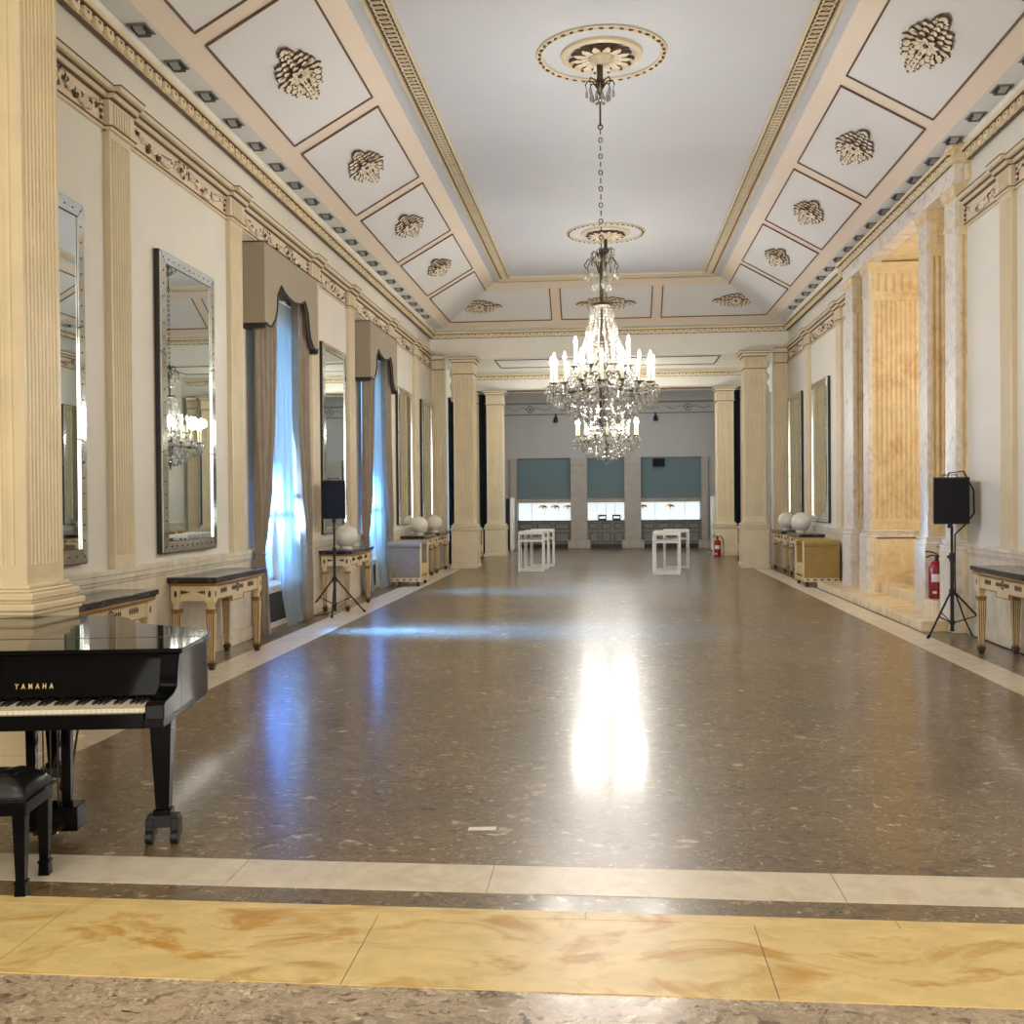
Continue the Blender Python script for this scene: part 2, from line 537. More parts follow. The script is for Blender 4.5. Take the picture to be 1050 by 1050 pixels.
# windows behind the curtains
for i, (a, b, zt) in enumerate(WIN + [(27.4, 28.6, 3.4)]):
    fr = MB()
    X0, X1 = -W - 0.40, -W - 0.33
    for (y0, y1) in ((a, a + .07), (b - .07, b), ((a + b) / 2 - .04, (a + b) / 2 + .04)):
        fr.box(X0, X1, y0, y1, 0.55, zt)
    for z in (0.55, 1.7, 2.85, zt - .07):
        fr.box(X0, X1, a, b, z, z + .06)
    fo = struct(fr.build('window_%d' % (i + 1), 'white_paint', bevel=.005), 'tall white window frame behind the curtains')
    MB().box(-W - 0.372, -W - 0.366, a + .03, b - .03, .6, zt - .03).build('pane', 'glass', fo, smooth=0)
    sb = MB()
    sb.box(-W - 0.42, -W - 0.05, a, b, 0, 0.52)
    sb.box(-W - 0.44, -W - 0.02, a, b, 0.52, 0.56)
    s = sb.build('sill', 'white_marble', fo, bevel=.006)
    g = MB()
    g.box(-W - 0.052, -W - 0.040, a + .35, b - .35, .08, .46, 0)
    for q in range(11):
        g.box(-W - 0.042, -W - 0.034, a + .36, b - .36, .095 + q * .033, .107 + q * .033, 1)
    g.build('radiator_grille', ['satin_black', 'bronze'], fo)

# dado
def dado(name, side, spans, label):
    mb = MB()
    for a, b in spans:
        x = side * W
        q = lambda d0, d1, z0, z1: mb.box(min(x - side * d1, x + side * .02), max(x - side * d1, x + side * .02), a, b, z0, z1)
        q(0, .035, 0, .16); q(0, .022, .16, DADO - .13); q(0, .035, DADO - .13, DADO - .10); q(0, .05, DADO - .10, DADO - .05); q(0, .06, DADO - .05, DADO)
    return struct(mb.build(name, 'dado', bevel=.006), label)
dado('baseboard_left', -1, [(6.9, 12.42), (14.08, 17.87), (19.48, 25.05), (25.4, 27.2), (28.8, 34.8)], 'cream marble dado along the left wall')
dado('baseboard_right', 1, [(6.9, 12.8), (18.7, 25.05), (25.4, 34.8)], 'cream marble dado along the right wall')

# entablature (frieze, architrave line and cornice) with fluted blocks over the pilasters
PILL = [(8.60, 8.99), (11.46, 11.84), (14.72, 15.08), (16.90, 17.26), (20.08, 20.46), (22.78, 23.16)]
PILR = [(7.6, 8.0), (11.36, 11.70), (19.42, 19.8), (22.40, 22.8)]
def entablature(name, side, spans, pil, label):
    mb = MB()
    def q(d, y0, y1, z0, z1, m):
        xa, xb = side * (W + .02), side * (W - d)
        mb.box(min(xa, xb), max(xa, xb), y0, y1, z0, z1, m)
    def strip(y0, y1, e):
        q(.03 + e, y0, y1, FR0 - .035, FR0 - .012, 0)
        q(.04 + e, y0, y1, FR0 - .012, FR0, 1)
        q(.015 + e, y0, y1, FR0, FR1, 2)
        q(.045 + e, y0, y1, FR1, FR1 + .012, 1)
        q(.06 + e, y0, y1, FR1 + .012, FR1 + .055, 0)
        q(.085 + e, y0, y1, FR1 + .055, FR1 + .065, 1)
        q(.12 + e, y0, y1, FR1 + .065, CO1 - .012, 0)
        q(.125 + e, y0, y1, CO1 - .012, CO1, 1)
    for a, b in spans: strip(a, b, 0)
    for a, b in pil:
        strip(a - .04, b + .04, .06)
        n = 7
        for i in range(n):
            ya = a + .03 + i * (b - a - .06) / n
            q(.088, ya, ya + .6 * (b - a - .06) / n, FR0 + .02, FR1 - .02, 0)
    return struct(mb.build(name, ['trim', 'line', 'frieze'], smooth=0), label)
eL = entablature('trim_6', -1, [(6.9, YE)], PILL, 'cream entablature with garland frieze along the left wall')
eR = entablature('trim_7', 1, [(6.9, 12.95), (18.75, YE)], PILR, 'cream entablature with garland frieze along the right wall')

def swag(mb, y0, y1, zt, dip, x, side):
    """one hanging garland of fruit between two points on the frieze"""
    n = 20
    for i in range(n + 1):
        t = i / n
        y = y0 + (y1 - y0) * t
        z = zt - dip * 4 * t * (1 - t)
        r = .018 + .026 * math.sin(PI * t)
        for s in range(2):
            a = random.uniform(0, 6.28)
            mb.ell((x - side * .012, y + random.uniform(-.01, .01), z + r * .7 * math.sin(a)), r * .8, r * random.uniform(.7, 1.0), r * .75, 6, 4, 0 if random.random() < .8 else 1)
    mb.tube([(x - side * .01, y0 + (y1 - y0) * i / 8, zt + .004 - dip * 2.2 * (i / 8) * (1 - i / 8)) for i in range(9)], .006, 5, 1)
def rosette_small(mb, y, z, x, side, r=.085):
    for i in range(8):
        a = i * PI / 4
        mb.ell((x - side * .016, y + .6 * r * math.cos(a), z + .6 * r * math.sin(a)), .014, r * .36, r * .36, 7, 4, 0 if i % 2 else 1)
    mb.ell((x - side * .022, y, z), .02, r * .34, r * .34, 8, 5, 0)
    for sg in (-1, 1):
        mb.tube([(x - side * .012, y + sg * .02, z + r * .7), (x - side * .014, y + sg * r * 1.3, z + r * .9), (x - side * .012, y + sg * r * 1.7, z + .2 * r), (x - side * .012, y + sg * r * 1.5, z - .6 * r)], .007, 5, 1)
def tassel(mb, y, x, side):
    for i in range(6):
        mb.ell((x - side * .012, y + .012 * math.sin(i * 2), FR1 - .03 - i * .028), .014, .016 + .01 * math.sin(PI * i / 5), .018, 6, 4, i % 2)
def garland(parent, side, a, b, nros):
    mb = MB()
    x = side * (W - .015)
    pts = [a + (b - a) * i / (nros + 1) for i in range(nros + 2)]
    for i in range(nros + 1):
        swag(mb, pts[i] + .05, pts[i + 1] - .05, FR1 - .035, .115, x, side)
    for p in pts[1:-1]:
        rosette_small(mb, p, FR0 + .12, x, side)
    tassel(mb, a + .035, x, side); tassel(mb, b - .035, x, side)
    mb.build('garland', ['ornament', 'gilt'], parent)
bl = [7.0] + [v for p in PILL for v in p] + [YE - .1]
for i in range(0, len(bl), 2):
    L = bl[i + 1] - bl[i]
    garland(eL, -1, bl[i] + .05, bl[i + 1] - .05, 2 if L > 2.6 else 1)
for a, b, n in ((8.0, 11.36, 2), (11.70, 12.95, 0), (19.8, 22.40, 1), (22.8, 25.0, 1)):
    garland(eR, 1, a + .05, b - .05, n)

# dentil course of the main cornice
def dentil_unit(mb, f, u, step):
    """one leaf-shaped bracket at distance u along the course; f maps (along, out, z)"""
    w = step * .36
    pr = [(-w, DT0 + .012), (-w, DT1 - .02), (w, DT1 - .02), (w, DT0 + .012), (w * .55, DT0 - .004), (-w * .55, DT0 - .004)]
    v = [f(u + a, .02, z) for a, z in pr] + [f(u + a * .9, .062, z) for a, z in pr]
    n = 6
    mb.add(v, [tuple(range(n)), tuple(range(n, 2 * n))[::-1]] + [(i, (i + 1) % n, n + (i + 1) % n, n + i) for i in range(n)], 0)
    mb.add([f(u + a, .064, z) for a, z in ((-w * .32, DT1 - .035), (w * .32, DT1 - .035), (w * .2, DT1 - .06), (-w * .2, DT1 - .06))], [(0, 1, 2, 3)], 1)
def dentils(name, f, u0, u1, step, label, zoff=0):
    mb = MB()
    def q(o, z0, z1, m):
        ps = [f(u0, -.03, z0), f(u1, -.03, z0), f(u1, o, z0), f(u0, o, z0), f(u0, -.03, z1), f(u1, -.03, z1), f(u1, o, z1), f(u0, o, z1)]
        mb.add(ps, [(0, 3, 2, 1), (4, 5, 6, 7), (0, 1, 5, 4), (1, 2, 6, 5), (2, 3, 7, 6), (3, 0, 4, 7)], m)
    q(.02, DT0 - .008, DT0, 1)
    q(.022, DT0, DT1 - .01, 2)
    q(.075, DT1 - .014, DT1 - .004, 1)
    q(.09, DT1 - .004, DT1 + .035, 0)
    n = int((u1 - u0) / step)
    for i in range(n):
        dentil_unit(mb, f, u0 + (i + .5) * (u1 - u0) / n, (u1 - u0) / n)
    if zoff:
        mb.v = [(p[0], p[1], p[2] + zoff) for p in mb.v]
    return struct(mb.build(name, ['trim_warm', 'line', 'ornament'], smooth=0), label)
XD = W - .05
dentils('trim_8', lambda u, o, z: (-XD + o, u, z), 6.9, YE, .19, 'carved dentil cornice along the left wall')
dentils('trim_9', lambda u, o, z: (XD - o, u, z), 6.9, 12.8, .19, 'carved dentil cornice along the near part of the right wall')
dentils('trim_10', lambda u, o, z: (XD - .12 - o, u, z), 12.8, 18.8, .19, 'carved dentil cornice stepping out over the marble screen')
dentils('trim_11', lambda u, o, z: (XD - o, u, z), 18.8, YE, .19, 'carved dentil cornice along the far part of the right wall')
dentils('trim_12', lambda u, o, z: (u, YE - .02 - o, z), -XD, XD, .165, 'carved dentil cornice across the end wall')
br = MB()
for y in (12.8, 18.8):
    br.box(XD - .16, W + .02, y - .13, y + .07, DT0 - .01, DT1 + .06)
    br.box(XD - .20, W + .02, y - .15, y + .09, DT1 + .03, DT1 + .09)
    for q in range(3):
        br.cyl((XD - .165, y - .09 + q * .06, DT0 + .06), (XD - .10, y - .09 + q * .06, DT0 + .06), .028, n=8)
struct(br.build('trim_13', 'siena_wall', bevel=.008), 'small carved corner blocks where the right cornice steps out')

# ceiling
SB, ZB = 3.96, 5.86       # foot of the slope
ST, ZT = 2.575, 6.65      # head of the slope
YS0, YS1 = YE - .15, YE - .15 - (SB - ST)
cm = MB()
ya = 6.5
cm.add([(-2.6, ya, 6.665), (2.6, ya, 6.665), (2.6, YS1 + .03, 6.665), (-2.6, YS1 + .03, 6.665)], [(0, 1, 2, 3)], 0)          # flat
cm.add([(-SB, ya, ZB), (-SB, YS0, ZB), (-ST, YS1, ZT), (-ST, ya, ZT)], [(0, 1, 2, 3)], 1)
cm.add([(SB, ya, ZB), (SB, YS0, ZB), (ST, YS1, ZT), (ST, ya, ZT)], [(0, 1, 2, 3)], 1)
cm.add([(-SB, YS0, ZB), (SB, YS0, ZB), (ST, YS1, ZT), (-ST, YS1, ZT)], [(0, 1, 2, 3)], 1)
for s in (-1, 1):
    cm.add([(s * SB, ya, ZB), (s * SB, YS0, ZB), (s * 4.21, YS0, ZB), (s * 4.21, ya, ZB)], [(0, 1, 2, 3)], 2)                 # grey band
    cm.add([(s * 4.21, ya, ZB), (s * 4.21, YE, ZB), (s * 4.24, YE, ZB - .06), (s * 4.24, ya, ZB - .06)], [(0, 1, 2, 3)], 3)
    cm.add([(s * 4.24, ya, ZB - .06), (s * 4.24, YE, ZB - .06), (s * (W + .05), YE, DT1), (s * (W + .05), ya, DT1)], [(0, 1, 2, 3)], 3)
    cm.add([(s * (ST), ya, ZT), (s * ST, YS1, ZT), (s * ST, YS1, ZT + .03), (s * ST, ya, ZT + .03)], [(0, 1, 2, 3)], 3)
cm.add([(-4.24, YS0, ZB), (4.24, YS0, ZB), (4.24, YE, ZB - .08), (-4.24, YE, ZB - .08)], [(0, 1, 2, 3)], 3)
cm.box(-6.8, 6.8, 6.5, 26, 6.75, 6.9, 0)
ceil = struct(cm.build('ceiling', ['ceil_flat', 'ceil_pink', 'band', 'wall_white'], smooth=0), 'pale coved ceiling of the hall')

# coffer panels on the slopes and their frames
def slope_pt(side, t, y, out=0):
    """t 0..1 from the foot to the head of a side slope"""
    nx, nz = side * -(ZT - ZB), -(SB - ST)
    l = math.hypot(nx, nz)
    return (side * (SB + (ST - SB) * t) + nx / l * out, y, ZB + (ZT - ZB) * t + nz / l * out)
def end_pt(x, t, out=0):
    ny, nz = -(ZT - ZB), -(YS0 - YS1)
    l = math.hypot(ny, nz)
    return (x, YS0 + (YS1 - YS0) * t + ny / l * out, ZB + (ZT - ZB) * t + nz / l * out)
T0, T1 = .15, .845
def panel(fn, uv, edges=None):
    """fn(u,v,out) maps to the slope; uv = polygon of the panel"""
    mb = MB()
    mb.add([fn(u, v, .006) for u, v in uv], [tuple(range(len(uv)))])
    p = mb.build('coffer_panel', 'ceil', ceil, smooth=0)
    fr = MB()
    n = len(uv)
    for i in range(n):
        if edges and i not in edges: continue
        a, b = Vector(fn(*uv[i], .012)), Vector(fn(*uv[(i + 1) % n], .012))
        fr.tube([a, b], .013, 6, 0)
    f = fr.build('frame', 'line', p)
PY = [(6.75, 9.20), (9.47, 12.24), (12.54, 15.31), (15.62, 18.40), (18.68, 21.48)]
for side in (-1, 1):
    for a, b in PY:
        panel(lambda u, v, o, s=side: slope_pt(s, u, v, o), [(T0, a), (T0, b), (T1, b), (T1, a)])
    # corner panel wraps round the hip: one leg on the side slope, one on the end slope
    hipy = lambda t: YS0 + (YS1 - YS0) * t
    panel(lambda u, v, o, s=side: slope_pt(s, u, v, o), [(T0, 21.78), (T0, hipy(T0)), (T1, hipy(T1)), (T1, 21.78)], edges=(0, 2, 3))
    hipx = lambda t: SB + (ST - SB) * t
    panel(lambda u, v, o, s=side: end_pt(s * u, v, o), [(1.30, T0), (hipx(T0), T0), (hipx(T1), T1), (1.30, T1)], edges=(0, 3))
panel(lambda u, v, o: end_pt(u, v, o), [(-1.06, T0), (1.06, T0), (1.06, T1), (-1.06, T1)], edges=(0, 1, 3))

# interlaced moulding round the flat of the ceiling
gm = MB()
GX0, GX1, GY = 2.16, 2.37, YS1 - .32
for s in (-1, 1):
    gm.box(min(s * 2.375, s * 2.415), max(s * 2.375, s * 2.415), ya, GY + .05, 6.62, 6.67, 0)
    gm.box(min(s * 2.13, s * 2.165), max(s * 2.13, s * 2.165), ya, GY - .16, 6.625, 6.67, 0)
    gm.box(min(s * GX0, s * GX1), max(s * GX0, s * GX1), ya, GY, 6.655, 6.67, 1)
    n = int((GY - 7.2) / .105)
    for i in range(n):
        gm.torus((s * 2.267, 7.2 + i * .105, 6.645), .068, .012, 12, 5, 0, sy=1.05)
gm.box(-2.4, 2.4, GY, GY + .04, 6.60, 6.67, 0)
gm.box(-2.17, 2.17, GY - .20, GY - .165, 6.62, 6.67, 0)
gm.box(-2.37, 2.37, GY - .165, GY, 6.655, 6.67, 1)
for i in range(44):
    gm.torus((-2.27 + i * .1055, GY - .085, 6.645), .066, .012, 10, 4, 0)
struct(gm.build('trim_14', ['trim', 'gilt'], smooth=50), 'interlaced ring moulding round the flat ceiling')

# end wall above the two end piers, with panelled soffit, and the bay behind
ew = MB()
ew.box(-6.2, 6.8, YE, YE + .5, 5.16, 6.9, 0)
ew.box(-6.2, -3.95, YE, YE + .25, 0, 5.2, 0)
ew.box(3.95, 6.8, YE, YE + .25, 0, 5.2, 0)
ew.box(-W, W, YE - .06, YE + 2.0, 5.12, 5.2, 0)
struct(ew.build('wall_end', 'wall_white', smooth=0), 'end wall of the hall above the two piers')
so = MB()
for (xa, xb, yb_, yc) in ((-2.75, 2.75, YE + .25, YE + 1.75),):
    for a, b in (((xa, yb_), (xb, yb_)), ((xb, yb_), (xb, yc)), ((xb, yc), (xa, yc)), ((xa, yc), (xa, yb_))):
        so.tube([(a[0], a[1], 5.118), (b[0], b[1], 5.118)], .018, 6)
struct(so.build('trim_15', 'line'), 'brown line framing the soffit panel behind the end wall')
b2 = MB()
b2.box(-W, W, YE + 2.0, 30.4, 5.50, 5.6, 0)
b2.box(-W, W, 30.3, 30.8, 4.86, 5.6, 0)
struct(b2.build('ceiling_bay', 'wall_white', smooth=0), 'plain ceiling and beam of the bay before the bar room')
dentils('trim_16', lambda u, o, z: (u, 30.29 - o, z), -4.2, 4.2, .2, 'carved dentil course on the far beam', zoff=-.42)
l2 = MB()
l2.box(-4.2, 4.2, 30.22, 30.34, 4.84, 4.88)
struct(l2.build('trim_17', 'line', smooth=0), 'dark line under the far beam')

# bar room
bw = MB()
bw.box(-W, W, YB, YB + .3, 3.06, 5.6)
bw.box(-W, -3.1, YB, YB + .3, 0, 3.06); bw.box(3.14, W, YB, YB + .3, 0, 3.06)
bw.box(-W, W, YB + .62, YB + .8, 0, 3.2)
struct(bw.build('wall_back', 'bar_wall', smooth=0), 'grey back wall of the bar room')
struct(MB().box(-W - .4, W + .4, 30.8, YB + .3, 5.55, 5.7).build('ceiling_bar', 'bar_wall', smooth=0), 'dim ceiling of the bar room')
bt = MB()
bt.box(-W, W, YB - .03, YB + .01, 4.52, 4.56, 1); bt.box(-W, W, YB - .04, YB + .01, 4.88, 4.94, 1); bt.box(-W, W, YB - .1, YB + .01, 4.94, 5.05, 0)
bt.box(-W, W, YB - .02, YB + .01, 4.56, 4.88, 0)
for x in (-2.6, -.9, 1.0, 2.7):
    bt.torus((x, YB - .03, 4.72), .11, .018, 16, 5, 1, Matrix.Rotation(PI / 2, 3, 'X'))
    bt.ell((x, YB - .03, 4.72), .05, .02, .05, 8, 5, 1)
    for s in (-1, 1):
        bt.tube([(x + s * (.12 + .6 * t / 6), YB - .03, 4.72 + .05 * math.sin(t * 1.2)) for t in range(7)], .012, 5, 1)
struct(bt.build('trim_18', ['bar_wall', 'bar_grey']), 'grey frieze with small roundels on the bar room wall')

# the room the photographer stands in
for nm, bx in (('wall_near_left', (-6.2, -6.0, -6, 6.6)), ('wall_near_right', (6.0, 6.2, -6, 6.6)), ('wall_near_back', (-6.2, 6.2, -6.2, -6)),
               ('wall_near_return_left', (-6.0, -4.82, 6.2, 6.6)), ('wall_near_return_right', (4.4, 6.0, 6.2, 6.6))):
    struct(MB().box(*bx, 0, 5.7).build(nm, 'wall', smooth=0), 'plaster wall of the room in front of the hall')
struct(MB().box(-6.2, 6.2, -6.2, 6.6, 5.7, 5.9).build('ceiling_near', 'ceil', smooth=0), 'ceiling of the room in front of the hall')
struct(MB().box(-6.2, 6.2, 6.3, 6.55, 5.62, 6.9).build('wall_near_beam', 'wall_white', smooth=0), 'beam over the opening into the hall')

# marble vestibule behind the screen on the right
vb = MB()
vb.box(W + 2.3, W + 2.5, 12.6, 19.4, 0, 5.6)
vb.box(W + .4, W + 2.4, 12.5, 12.7, 0, 5.6); vb.box(W + .4, W + 2.4, 19.3, 19.5, 0, 5.6)
struct(vb.build('wall_vestibule', 'siena_wall', smooth=0), 'yellow marble walls behind the screen of piers')
struct(MB().box(W - .05, W + 2.5, 12.7, 19.3, 5.42, 5.6).build('ceiling_vestibule', 'siena_wall', smooth=0), 'yellow marble soffit behind the screen of piers')
bm_ = MB()
bm_.box(W - .17, W + .05, 12.80, 18.7, 5.40, 5.64)
bm_.box(W - .19, W - .165, 12.80, 18.7, 5.39, 5.43)
struct(bm_.build('trim_19', 'white_marble', bevel=.008), 'white veined marble beam over the screen of piers')
# steps
struct(MB().box(3.80, W + .12, 12.95, 19.2, 0, .13).build('step_1', 'siena_wall', bevel=.01), 'lowest yellow marble step along the marble screen')
struct(MB().box(W + .02, W + 2.3, 12.7, 19.3, 0, .27).box(4.10, W + .05, 13.32, 13.9, 0, .33).build('step_2', 'siena_wall', bevel=.01), 'second yellow marble step between the piers')
struct(MB().box(W + .42, W + 2.3, 12.7, 19.3, .0, .41).build('step_3', 'siena_wall', bevel=.01), 'third yellow marble step behind the piers')

# ================================================================ PILASTERS AND PIERS
def flute_poly(x0, x1, y, n, depth, out, seg=4, mg=.06):
    """points along one face from x0 to x1 with n flutes cut against direction out (+-1 in y)"""
    w = (x1 - x0)
    m = abs(w) * mg * (1 if w > 0 else -1)
    pts = [(x0, y)]
    p = (w - 2 * m) / n
    for i in range(n):
        a = x0 + m + p * i + p * .12
        b = x0 + m + p * (i + 1) - p * .12
        for s in range(seg + 1):
            t = s / seg
            pts.append((a + (b - a) * t, y - out * depth * math.sin(PI * t)))
    pts.append((x1, y))
    return pts

def pilaster(name, side, a, b, label):
    """wall pilaster between y=a and y=b on the side wall"""
    t = empty(name, (side * W, (a + b) / 2, DADO), 0, label, 'pilaster')
    h = (b - a) / 2
    d = .055
    f = lambda u, o, z: (-side * o, u, z)
    zb, zt = 0, FR0 - .035 - DADO
    face = flute_poly(-h, h, d, 7, .018, 1)
    sh = MB()
    poly = [(h, -.01), (-h, -.01)]
    sh.prism([(u, o) for u, o in face] + [(h, -.01), (-h, -.01)], zb + .12, zt - .06, 0, f)
    sh.prism([(-h, d), (h, d), (h, -.01), (-h, -.01)], zt - .06, zt, 0, f)
    sh.build('shaft', 'trim', t)
    ba = MB()
    ba.prism([(-h, d), (h, d), (h, -.01), (-h, -.01)], zb, zb + .12, 0, f)
    ba.build('base', 'trim', t, bevel=.004)
    return t
PN_L = ['fluted pilaster left of the large front mirror, nearest on the left wall', 'fluted pilaster between the large front mirror and the nearer tall window',
        'fluted pilaster just behind the nearer tall window on the left', 'fluted pilaster just before the second tall window on the left',
        'fluted pilaster just behind the second tall window on the left', 'fluted pilaster between the two farthest mirrors on the left wall']
for (a, b), lb in zip(PILL, PN_L): pilaster('wall_pilaster', -1, a, b, lb)
PN_R = [None, 'fluted pilaster on the right wall above the near gilt console', 'fluted pilaster on the right wall just beyond the marble screen', 'fluted pilaster between the two mirrors on the right wall']
for (a, b), lb in list(zip(PILR, PN_R))[1:]: pilaster('wall_pilaster', 1, a, b, lb)

def pier(name, x0, x1, y0, y1, zb, zcap, nf, ns, label, mats=('trim', 'trim', 'line'), cat='column', groove=.02, capital=True, plinth=.0):
    """free pier with fluted faces: pedestal, base mouldings, shaft, fluted necking block and cornice"""
    cx, cy = (x0 + x1) / 2, (y0 + y1) / 2
    hx, hy = (x1 - x0) / 2, (y1 - y0) / 2
    t = empty(name, (cx, cy, 0), 0, label, cat)
    pe = MB()
    e = .07
    pe.box(-hx - e, hx + e, -hy - e, hy + e, plinth, zb - .04)
    pe.box(-hx - e - .02, hx + e + .02, -hy - e - .02, hy + e + .02, plinth, plinth + .1)
    pe.build('pedestal', mats[1], t, bevel=.008)
    bs = MB()
    for (z0, z1, o) in ((-.04, -.01, .085), (-.01, .035, .10), (.035, .055, .06), (.055, .10, .075), (.10, .12, .045), (.12, .15, .03)):
        bs.box(-hx - o, hx + o, -hy - o, hy + o, zb + z0, zb + z1)
    bs.build('base_moulding', mats[0], t, bevel=.009)
    def outline(q):
        p = flute_poly(-hx + q, hx - q, -hy + q, nf, groove, -1)
        p += [(hx - q - (y_ * 0), y_) for y_ in ()]
        right = flute_poly(-hy + q, hy - q, hx - q, ns, groove, 1)
        p += [(v, u) for u, v in right][1:]
        back = flute_poly(hx - q, -hx + q, hy - q, nf, groove, 1)
        p += back[1:]
        left = flute_poly(hy - q, -hy + q, -hx + q, ns, groove, -1)
        p += [(v, u) for u, v in left][1:-1]
        return p
    sh = MB()
    top = zcap - .42 if capital else zcap
    sh.box(-hx, hx, -hy, hy, zb + .15, zb + .27)
    sh.prism(outline(0), zb + .27, top - .06)
    sh.box(-hx, hx, -hy, hy, top - .06, top)
    sh.build('shaft', mats[0], t)
    if capital:
        cp = MB()
        cp.box(-hx - .02, hx + .02, -hy - .02, hy + .02, top, top + .02, 1)
        cp.box(-hx - .03, hx + .03, -hy - .03, hy + .03, top + .02, top + .05, 0)
        o = outline(-.012)
        cp.prism(o, top + .05, zcap - .13, 0)
        for (z0, z1, e_, m) in ((-.13, -.115, .03, 1), (-.115, -.06, .05, 0), (-.06, -.048, .075, 1), (-.048, -.012, .11, 0), (-.012, 0, .115, 1)):
            cp.box(-hx - e_, hx + e_, -hy - e_, hy + e_, zcap + z0, zcap + z1, m)
        cp.build('capital', [mats[0], mats[2]], t)
    return t
pier('fluted_pier', -4.72, -3.605, 6.10, 6.53, 1.0, 5.6, 13, 9, 'huge cream fluted pier behind the piano at the left edge', ('trim_warm', 'trim_warm', 'line'), groove=.028)
ZP = 5.115
pier('fluted_pier', -3.70, -3.21, YE - .4, YE + .12, .95, ZP, 9, 7, 'front fluted pier at the far end, left side beside the two vases')
pier('fluted_pier', 3.23, 3.72, YE - .4, YE + .12, .95, ZP, 9, 7, 'front fluted pier at the far end, right side beside the two vases')
pier('fluted_pier', -3.52, -3.04, 30.0, 30.5, .83, 4.86, 9, 7, 'slimmer rear fluted pier before the bar, on the left', mats=('trim', 'trim', 'line'))
pier('fluted_pier', 3.14, 3.62, 30.0, 30.5, .83, 4.86, 9, 7, 'slimmer rear fluted pier before the bar, on the right', mats=('trim', 'trim', 'line'))

def end_pilaster(x0, x1, yw, zb, zcap, label):
    h = (x1 - x0) / 2
    t = empty('end_pilaster', ((x0 + x1) / 2, yw, 0), 0, label, 'pilaster')
    f = lambda u, o, z: (u, -o, z)
    sh = MB()
    sh.prism(flute_poly(-h, h, .06, 6, .018, 1) + [(h, -.01), (-h, -.01)], zb + .12, zcap - .36, 0, f)
    sh.box(-h, h, -.06, .01, zb, zb + .12)
    sh.build('shaft', 'trim', t)
    MB().box(-h - .02, h + .02, -.085, .01, 0, zb).build('pedestal', 'dado', t, bevel=.006)
    cp = MB()
    cp.box(-h, h, -.08, .01, zcap - .36, zcap - .34, 1)
    cp.prism(flute_poly(-h, h, .075, 6, .014, 1) + [(h, -.01), (-h, -.01)], zcap - .34, zcap - .12, 0, f)
    cp.box(-h, h, -.10, .01, zcap - .12, zcap - .105, 1)
    cp.box(-h, h, -.14, .01, zcap - .105, zcap - .012, 0)
    cp.box(-h, h, -.15, .01, zcap - .012, zcap, 1)
    cp.build('capital', ['trim', 'line'], t)
end_pilaster(-4.28, -3.98, YE, 1.0, CO1 - .04, 'narrow fluted pilaster in the far left corner of the hall')
end_pilaster(3.98, 4.28, YE, 1.0, CO1 - .04, 'narrow fluted pilaster in the far right corner of the hall')
end_pilaster(-4.1, -3.78, 30.3, .83, 4.86, 'fluted pilaster left of the rear pier on the left')
end_pilaster(3.84, 4.16, 30.3, .83, 4.86, 'fluted pilaster right of the rear pier on the right')

# the four marble piers of the screen
def marble_pier(y0, y1, depth, flute_near, flute_far, n, label):
    cy, h = (y0 + y1) / 2, (y1 - y0) / 2
    X0 = W - .14
    t = empty('marble_pier', (X0, cy, 0), 0, label, 'column')
    pe = MB()
    pe.box(-.06, .10, -h - .05, h + .05, .0, 1.0)
    pe.build('pedestal', 'white_marble', t, bevel=.008)
    ps = MB()
    ps.box(.06, depth + .04, -h - .055, h + .055, .0, .98)
    ps.build('side_pedestal', 'siena_wall', t, bevel=.008)
    bs = MB()
    for z0, z1, e in ((1.0, 1.05, .055), (1.05, 1.085, .03), (1.085, 1.12, .04)):
        bs.box(-e, depth + .02, -h - e, h + e, z0, z1)
    bs.build('base_moulding', 'white_marble', t, bevel=.01)
    MB().box(0, .06, -h, h, 1.12, 5.40).build('front_face', 'white_marble', t, bevel=.004)
    sh = MB()
    poly = [(.05, -h)]
    poly = flute_poly(.06, depth, -h, n, .032, -1, mg=.012) + flute_poly(depth, .06, h, n, .032, 1, mg=.012)
    sh.prism(poly, 1.30, 4.80)
    sh.box(.06, depth, -h, h, 1.12, 1.30); sh.box(.06, depth, -h, h, 4.80, 4.90)
    sh.build('fluted_shaft', 'siena_wall', t)
    cp = MB()
    cp.box(-.01, depth + .01, -h - .02, h + .02, 4.90, 4.94)
    cp.box(.06, depth, -h - .005, h + .005, 4.94, 5.24)
    nn = max(3, int(n * .62))
    for i in range(nn):
        x = .09 + (depth - .12) * (i + .5) / nn
        for j in range(6):
            for s in (-1, 1):
                cp.torus((x, s * (h + .008), 4.975 + j * .046), .020, .007, 8, 4, 0, Matrix.Rotation(PI / 2, 3, 'X'))
    for z0, z1, e in ((5.24, 5.28, .02), (5.28, 5.33, .045), (5.33, 5.40, .06)):
        cp.box(-e * .5, depth + .02, -h - e, h + e, z0, z1)
    cp.build('capital', 'siena_wall', t)
    return t
marble_pier(12.87, 13.26, 1.0, 0, 1, 12, 'pale marble end pier of the screen, right behind the speaker stand')
marble_pier(13.97, 14.33, 1.0, 1, 1, 13, 'bluish white marble pier beside the red fire extinguisher')
marble_pier(17.0, 17.38, 1.6, 1, 1, 20, 'marble pier with a broad yellow fluted side facing the camera')
marble_pier(18.08, 18.62, 1.0, 1, 0, 12, 'far end pier of the marble screen beside the gold armchair')

